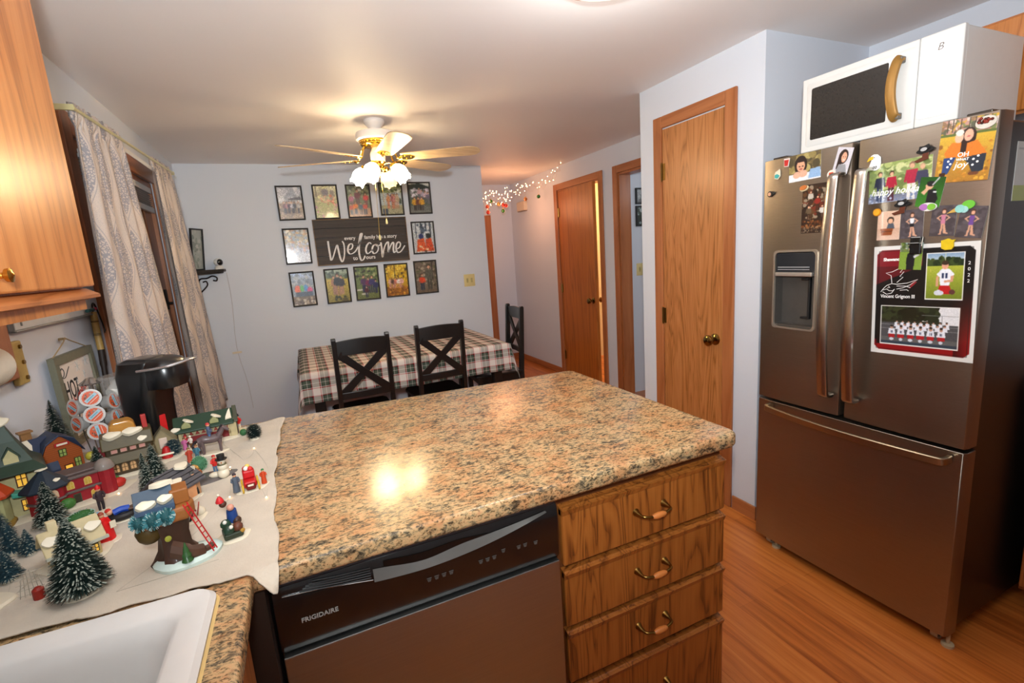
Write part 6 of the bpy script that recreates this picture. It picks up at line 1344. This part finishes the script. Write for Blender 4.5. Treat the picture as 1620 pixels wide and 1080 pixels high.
p.ell(.53, .30, .14, .15, '2c1c18').rect(.42, .30, .54, .52, '2c1c18').poly([(.12, .52), (.24, .36), (.44, .38), (.46, .60), (.18, .62)], 'd87828').poly([(.40, .60), (.50, .40), (.70, .36), (.92, .60), (.60, .66)], 'd87828').rect(.42, .32, .52, .54, '2c1c18').ell(.53, .27, .085, .095, 'e0ac90').ell(.36, .29, .08, .09, 'e0b498').ell(.36, .22, .075, .05, 'e8dcd0').poly([(.12, .60), (.36, .60), (.24, .86), (.12, .88)], '2c4478').poly([(.48, .62), (.90, .58), (.88, .84), (.72, .9), (.6, .72)], '28303c').rect(.08, .84, .2, .9, '3c2418').ell(.72, .88, .10, .03, '6c4028').ell(.53, .29, .03, .012, 'c06060').grain(.04)
o = fprint(p, .806, 1.646, .130, .178, R_(-3.5), 'autumn card of two women in orange sweaters reading OH WHAT joy', .0)
for s_, z, sz, x in (('OH', -.018, .018, -.002), ('WHAT', -.029, .010, -.002), ('joy', -.049, .026, -.004)): text(s_, sz, face_x(0, .0, 0, R_(-3.5)) @ TR(x, z, .0008), WI, 'white_lettering', o, align='CENTER', bold=.0003, shear=.2 if s_ == 'joy' else 0)
for s_ in (-1, 1):
    m = MB(face_x(0, 0, 0, R_(-3.5)) @ TR(-.002+s_*.030, -.032, .0008))
    for k in range(4): m.ball((s_*.002*(k % 2)+(.004 if k % 2 else -.004), -.012+k*.008, 0), .0034, 8, 1, 1, .1)
    m.build('leaf_sprig', WI, o)
text('wishing you love and joy', .0065, face_x(0, 0, 0, R_(-3.5)) @ TR(-.030, -.071, .0008), WI, 'small_lettering', o) if False else None
p = Pic(44, 58, '2c6c1c', 6).grad(0, 1, '1c4c14', '3c7c24').poly([(.42, .42), (.70, .40), (.86, .72), (.72, 1), (.40, 1)], '14141a').ell(.42, .30, .16, .12, 'd8a888').ell(.46, .22, .17, .09, '18181c').poly([(.12, .52), (.34, .34), (.44, .40), (.28, .6)], 'd8a888').poly([(.50, .26), (.72, .0), (.78, .02), (.56, .28)], 'b8b8b8').rect(.62, .46, .74, .52, 'e0e0e0').grain(.04)
fprint(p, .883, 1.537, .066, .090, R_(-8), 'photo of a young batter in black on green, upper one', .0008)
p = Pic(44, 60, 'd8b49c', 7).grad(.6, 1, 'c8a088', 'd8b8a4').ell(.58, .32, .15, .12, '3c2c24').ell(.58, .35, .11, .09, 'dca888').poly([(.42, .62), (.48, .44), (.72, .44), (.78, .62)], '4c5460').poly([(.15, .60), (.72, .60), (.66, .84), (.22, .84)], '8c4824').rect(.2, .68, .68, .71, '5c2c14').grain(.03)
fprint(p, .994, 1.443, .068, .095, R_(0), 'photo of a baby in a wooden bucket on pink')
for k, (y, z, a, top, bot, lb) in enumerate(((.926, 1.443, 1, 'e0e0e4', '1c1c20', 'studio photo of a girl in white top and black shorts'), (.843, 1.446, -2, 'c07890', '6c3c58', 'studio photo of a girl in pink floral leotard, left one of the pair'), (.774, 1.437, -6, '6c4890', 'b05080', 'studio photo of a girl in purple leotard, rightmost of the row'))):
    p = Pic(44, 60, '4c4448', 8+k).spots(0, 0, 1, 1, ['544c50', '443c40', '5c5458'], 50, .14); u = .76
    p.poly([(.40, .92), (.45, .55), (.52, .55), (.48, .92)], 'd09c80').poly([(.56, .92), (.50, .55), (.57, .55), (.68, .90)], 'd09c80').poly([(.40, .30), (.60, .30), (.57, .50), (.43, .50)], top).rect(.41, .48, .59, .60, bot if k == 0 else top).poly([(.40, .30), (.22, .40), (.38, .50), (.41, .47), (.30, .40), (.42, .34)], 'd09c80').poly([(.60, .30), (.78, .40), (.62, .50), (.59, .47), (.70, .40), (.58, .34)], 'd09c80').ell(.5, .19, .10, .09, '4c2c20').ell(.5, .21, .07, .065, 'd8a488').ell(.42, .93, .06, .02, 'd09c80').ell(.70, .91, .06, .02, 'd09c80')
    fprint(p, y, z, .064, .092, R_(a), lb)
# team poster
p = Pic(200, 256, '0c0a0c', 20)
t_ = np.clip((p.Y-.35)/.5, 0, 1)[..., None]; red = p.c('8c1014'); k = np.clip((p.X-.75)*4, 0, 1)[..., None]*t_; p.a = p.a*(1-k)+red*k
k = ((p.X < .5) & (p.Y < .16)); p.a[k] = p.c('7c1420'); p.poly([(0, .16), (.5, .16), (.0, .34)], '5c1018'); p.rect(0, .94, .85, 1, '8c1418'); p.rect(.0, .9, .03, .95, '6c1018')
def frame_(p, a, b, c, d, w_, col): p.rect(a, b, c, b+w_*.8, col).rect(a, d-w_*.8, c, d, col).rect(a, b, a+w_, d, col).rect(c-w_, b, c, d, col)
def sub(p, x0, y0, x1, y1, q):
    H_, W_ = p.a.shape[:2]; a0, a1, b0, b1 = int(y0*H_), int(y1*H_), int(x0*W_), int(x1*W_)
    iy = (np.arange(a1-a0)*q.h/(a1-a0)).astype(int); ixx = (np.arange(b1-b0)*q.w/(b1-b0)).astype(int); p.a[a0:a1, b0:b1] = q.a[iy][:, ixx]
q = Pic(80, 94, '8cac50', 21).grad(0, .2, '7c98b8', 'b8c8d0').rect(0, .14, 1, .30, '28381c').spots(0, .12, 1, .28, ['1c2c14', '3c4c24'], 30, .07).grad(.28, 1, 'a8b03c', '6c7c24').rect(.5, 0, .515, .28, 'd8d8a0').rect(.1, .34, .115, .42, 'd8c860')
q.poly([(.36, .70), (.64, .70), (.72, .84), (.66, .88), (.34, .88)], 'b81c20').poly([(.28, .46), (.42, .34), (.62, .34), (.76, .46), (.68, .52), (.64, .70), (.40, .70), (.36, .52)], 'e4e6ee').ell(.50, .27, .09, .085, 'd89c80').ell(.5, .22, .09, .05, '3c2c20').rect(.42, .44, .48, .54, '283458').rect(.52, .44, .58, .54, '283458').rect(.28, .50, .34, .72, 'd09878').poly([(.66, .50), (.74, .48), (.72, .62), (.48, .64), (.5, .6), (.66, .58)], 'd09878').ell(.36, .86, .13, .06, 'c8ccd8').ell(.72, .84, .08, .05, '5c3430').grain(.04)
sub(p, .545, .05, .905, .475, q); frame_(p, .540, .045, .91, .48, .012, 'e8e6e2')
q = Pic(150, 92, '5c5c5c', 22).rect(0, 0, 1, .45, 'd8d8dc').rect(0, 0, .55, .4, '182010').spots(.0, .0, .7, .34, ['1c2414', '2c341c', '101408'], 90, .07).rect(0, .36, .8, .42, '24281c').rect(0, .42, 1, .80, '48484c').rect(.8, .2, .81, .5, '6c6c6c').rect(.55, .2, 1, .21, '8c8c90')
for r_ in range(3): q.rect(0, .48+r_*.1, 1, .49+r_*.1, '8c8c90')
rn = random.Random(3)
for row, (y, n_, x0, x1) in enumerate(((.52, 9, .22, .86), (.60, 8, .24, .84), (.74, 6, .15, .80))):
    for i in range(n_):
        x = x0+(x1-x0)*i/(n_-1); s_ = .8 if row < 2 else 1.15
        q.poly([(x-.048*s_, y), (x-.036*s_, y-.13*s_), (x+.036*s_, y-.13*s_), (x+.048*s_, y)], 'dcdee8').ell(x, y-.165*s_, .018*s_, .038*s_, 'b88c78').ell(x, y-.195*s_, .019*s_, .022*s_, '302420')
        if row == 2: q.rect(x-.046, y, x+.046, y+.09, 'a81c24').rect(x-.010, y-.10, x-.002, y-.03, '28304c').rect(x+.006, y-.10, x+.014, y-.03, '28304c').ell(x, y+.13, .03, .04, 'c8ccd8')
q.rect(0, .92, 1, 1, '34404c').grain(.05)
sub(p, .075, .555, .885, .93, q); frame_(p, .065, .545, .895, .94, .012, 'e8e6e2')
p2 = Pic(216, 276, 'dcdad6', 2); p2.a[10:266, 8:208] = p.a; 
for (x, y) in ((.037, .036), (.963, .036), (.037, .964), (.963, .964)):
    sx = 1 if x < .5 else -1; sy = 1 if y < .5 else -1; p2.poly([(x, y), (x+sx*.05, y), (x, y+sy*.04)], 'dcdad6')
i = 12; p2.a[i, i:204] = .1; p2.a[276-i-1, i:204] = .1; p2.a[i:264, 12] = .1; p2.a[i:264, 203] = .1
o = fprint(p2, .884, 1.193, .287, .369, R_(1.7), 'large black and red football team poster on the right fridge door', name='team_poster', cat='poster')
Mo = face_x(0, 0, 0, R_(1.7)) @ TR(0, 0, .0008)
text('Vincent Grignon III', .0165, Mo @ TR(-.118, .010, 0), WI, 'name_lettering', o, sx=.80, bold=.0002)
text('Shawano Yo', .0145, Mo @ TR(-.113, .135, 0), WI, 'headline_lettering', o, sx=.95, bold=.0006)
for k_, c_ in enumerate('2022'): text(c_, .014, Mo @ TR(.120, .116-.018*k_, 0) , WI, 'year_digit', o, align='CENTER')
hk = [[(-.118, .030), (-.108, .044), (-.100, .052), (-.086, .058), (-.070, .056), (-.040, .060), (-.010, .072), (-.03, .055), (-.052, .044), (-.07, .040)], [(-.112, .030), (-.10, .022), (-.085, .026), (-.076, .040), (-.082, .034), (-.092, .034), (-.10, .040), (-.112, .036)], [(-.085, .060), (-.088, .085), (-.104, .094), (-.085, .098), (-.066, .108), (-.050, .112), (-.062, .095), (-.05, .098), (-.062, .082), (-.052, .080), (-.07, .062)], [(-.07, .050), (-.045, .050), (-.03, .045)], [(-.06, .036), (-.04, .038), (-.035, .034)], [(-.095, .05), (-.09, .045), (-.098, .044)]]
for st in hk: m = MB(Mo); m.tube([(x, y, .0002) for x, y in st], .0010, 5); m.build('hawk_emblem', WI, o)
m = MB(Mo); m.prism([(-.02, .066), (-.038, .050), (-.028, .056), (-.034, .040), (-.022, .052), (-.012, .064)], 0, .0006); m.build('hawk_mark_red', mk('8c1c24', .4, name='emblem_red'), o)
p = Pic(44, 58, '7c9838', 9).grad(0, .35, '8c9c9c', '5c6c3c').spots(0, 0, .4, .35, ['4c5c28', 'a8a8a8', '6c7c3c'], 20, .08).poly([(.36, .40), (.56, .34), (.70, .5), (.66, 1), (.34, 1), (.32, .6)], '14141a').ell(.52, .24, .13, .11, 'd0a080').ell(.52, .16, .15, .09, '14141a').poly([(.6, .5), (.86, .4), (.88, .46), (.66, .58)], 'd8d8dc').rect(.45, .2, .68, .25, '24242c').grain(.04)
fprint(p, .921, 1.340, .064, .088, R_(-1), 'photo of a young batter in black under the black clip, lower one', .0016)
# note on the side of the fridge
o = board(Pic(20, 30, 'b0aca4', 3).rect(0, .72, 1, 1, '8c9428').rect(.1, .1, .9, .14, '8c8a84'), face_y(0, 0, 0), .10, .17, 'paper_note', None, .0006); o.location = (2.035, FY0+.0118, 1.575); tag(o, 'pale paper note with green bottom on the fridge side panel', 'note')
# magnets
def mag(lb, y, z, build, name='fridge_magnet', dx=.0008, ang=0):
    t = thing(name, lb, 'magnet', (FX_-dx, y, z), 0, 'magnets on the refrigerator doors'); build(t, face_x(0, 0, 0, ang)); return t
def plate(t, M, pts, c, z0=0, z1=.003, nm='body'): m = MB(M); m.prism(pts, z0, z1); return m.build(nm, cc(c) if isinstance(c, str) else c, t, bevel=.0006, seg=1)
def circ(r, n=20, sx=1, cx=0, cy=0, sy=1): return [(cx+r*sx*math.cos(2*math.pi*i/n), cy+r*sy*math.sin(2*math.pi*i/n)) for i in range(n)]
def b_(t, M): plate(t, M, [(-.009, -.016), (.009, -.016), (.013, .016), (-.013, .016)], 'd8c8c0'); plate(t, M, [(-.007, -.013), (.007, -.013), (.010, .010), (-.010, .010)], 'b82c28', .003, .0045, 'red_drink')
mag('red drink cup magnet at the top left of the left door', 1.374, 1.717, b_, ang=R_(-3))
def b_(t, M): plate(t, M, [(-.012, -.016), (.004, -.020), (.015, -.008), (.013, .014), (.010, .020), (.0, .014), (-.008, .012), (-.013, .0)], 'd8d0b8'); plate(t, M, [(-.010, -.012), (.003, -.016), (.012, -.006), (.002, .002), (-.010, .0)], '3c9c98', .003, .0045, 'teal_drink')
mag('teal and cream drink magnet left of the child photo', 1.414, 1.678, b_)
def b_(t, M): plate(t, M, circ(.012, 16, cx=-.005), '241c18'); plate(t, M, circ(.0075, 16, cx=-.006), 'c89c80', .003, .0045, 'face_disc'); plate(t, M, [(.004, .003), (.018, .008), (.016, -.001), (.004, -.004)], '2c2c28', 0, .003, 'tail')
mag('small black speech-shaped magnet, lowest on the left door edge', 1.440, 1.605, b_)
def b_(t, M): plate(t, M, circ(.0165, 22), 'e0d4c4'); plate(t, M, rrect(-.008, .008, -.006, .008, .003, 3), 'd8441c', .003, .0055, 'orange_square')
mag('round cream magnet with orange square on the girl portrait', 1.193, 1.641, b_, dx=.0014)
def b_(t, M): plate(t, M, circ(.018, 22, 1.0, sy=.55), 'd8c8a0', 0, .003, 'dish'); plate(t, M, circ(.014, 20, 1.0, cy=.003, sy=.62), 'b86c34', .003, .009, 'pancake')
mag('pancake plate magnet holding the sepia poster', 1.296, 1.607, b_, dx=.0014, ang=R_(15))
def b_(t, M):
    plate(t, M, [(-.004, .026), (.008, .024), (.018, .014), (.020, -.004), (.017, -.022), (.006, -.028), (-.014, -.026), (-.018, -.016), (-.014, -.004), (-.010, .008), (-.016, .012), (-.012, .022)], 'e8e8e6')
    plate(t, M, [(-.004, .020), (-.016, .018), (-.024, .006), (-.021, .004), (-.014, .008), (-.004, .010)], 'd8b020', .003, .005, 'yellow_beak'); plate(t, M, circ(.0018, 8, cx=-.001, cy=.015), '101010', .003, .0045, 'eye')
    text('920', .013, M @ TR(-.012, -.022, .0033), BI, 'numerals', t, bold=.0003, shear=.2)
mag('white eagle head magnet with yellow beak and number beside the right handle', 1.049, 1.657, b_)
def hatboot(t, M):
    plate(t, M, circ(.024, 22, 1.0, cx=.004, cy=.010, sy=.36), '141414', .002, .005, 'hat_brim'); plate(t, M, [(-.012, .010), (.018, .012), (.016, .026), (.004, .023), (-.008, .025)], '18181a', .003, .009, 'hat_crown'); plate(t, M, circ(.007, 14, 1.3, cx=.003, cy=.013, sy=.8), 'b0b0b0', .009, .0098, 'concho')
    plate(t, M, [(-.002, .008), (.014, .008), (.010, -.010), (.010, -.018), (-.020, -.022), (-.028, -.014), (-.006, -.008)], '5c2c18', .0, .004, 'boot')
mag('black cowboy hat and boot magnet between the holiday card and the autumn card', .906, 1.655, hatboot, dx=.0022, ang=R_(8)); mag('black cowboy hat and boot magnet above the baby photo', .958, 1.498, hatboot, dx=.0022, ang=R_(4))
def b_(t, M):
    plate(t, M, circ(.024, 24, 1, cy=-.002, sy=.72), 'd0c8bc', 0, .004, 'bowl'); rn = random.Random(2)
    for i in range(16): a, r = rn.uniform(0, 6.28), rn.uniform(0, .013); m = MB(M); m.ball((r*math.cos(a)*1.2, .004+r*.7*math.sin(a), .005), .0042, 8); m.build('berry', cc(rn.choice(['5c1c14', '8c3020', '3c1810'])), t, smooth=True)
mag('white bowl of dark berries magnet on the autumn card', .762, 1.714, b_, dx=.0014, ang=R_(6))
def b_(t, M): plate(t, M, circ(.013, 20), 'c88418'); plate(t, M, circ(.010, 20), 'e8a428', .003, .006, 'yolk')
mag('round orange yellow magnet at the baby photo corner', 1.031, 1.490, b_, dx=.0014)
def b_(t, M): plate(t, M, circ(.024, 24, 1, sy=.55), 'd8d4d0', 0, .003, 'rim'); plate(t, M, circ(.010, 16, 1.1, cx=-.011, sy=1), 'a86cb0', .003, .0055, 'purple_scoop'); plate(t, M, circ(.010, 16, 1.1, cx=.010, sy=1), '7cb83c', .003, .006, 'green_scoop')
mag('purple and green shell-shaped magnet under the upper batter photo', .884, 1.492, b_, dx=.0024, ang=R_(-3))
def b_(t, M): plate(t, M, [(-.036, -.010), (-.010, .006), (-.006, -.010)], 'c8a050', 0, .003, 'cone'); plate(t, M, circ(.012, 16, 1, cx=-.002, cy=-.002), '8cc8c0', .001, .006, 'blue_scoop'); plate(t, M, circ(.013, 16, 1.2, cx=.018, cy=.006), '6cbc3c', .001, .005, 'green_scoop'); plate(t, M, circ(.010, 16, 1, cx=.008, cy=-.006), '9cccc8', .001, .0055, 'drip')
mag('ice cream cone magnet above the purple leotard photo', .800, 1.480, b_, dx=.0014, ang=R_(6))
def b_(t, M): plate(t, M, [(-.016, -.012), (-.006, -.017), (.010, -.016), (.015, -.008), (.014, .006), (.018, .014), (.008, .013), (.0, .018), (-.010, .014), (-.018, .012)], 'd8b818', 0, .006)
mag('lumpy yellow magnet holding the team poster', .823, 1.374, b_, dx=.0014)
t = thing('magnetic_clip', 'black magnetic clip holding the lower batter photo', 'clip', (FX_-.0026, .904, 1.372)); M_ = face_x(0, 0, 0)
m = MB(M_); m.box(-.017, .014, -.026, .030, .0, .012); m.build('clip_body', BLACKP, t, bevel=.003); m = MB(M_); m.box(-.017, .016, .006, .012, .012, .024); m.build('clip_lever', BLACKP, t, bevel=.002); m = MB(M_); m.tube([(.015, -.02, .006), (.017, 0, .012), (.015, .028, .004)], .0012, 6); m.build('clip_spring', STEELH, t)
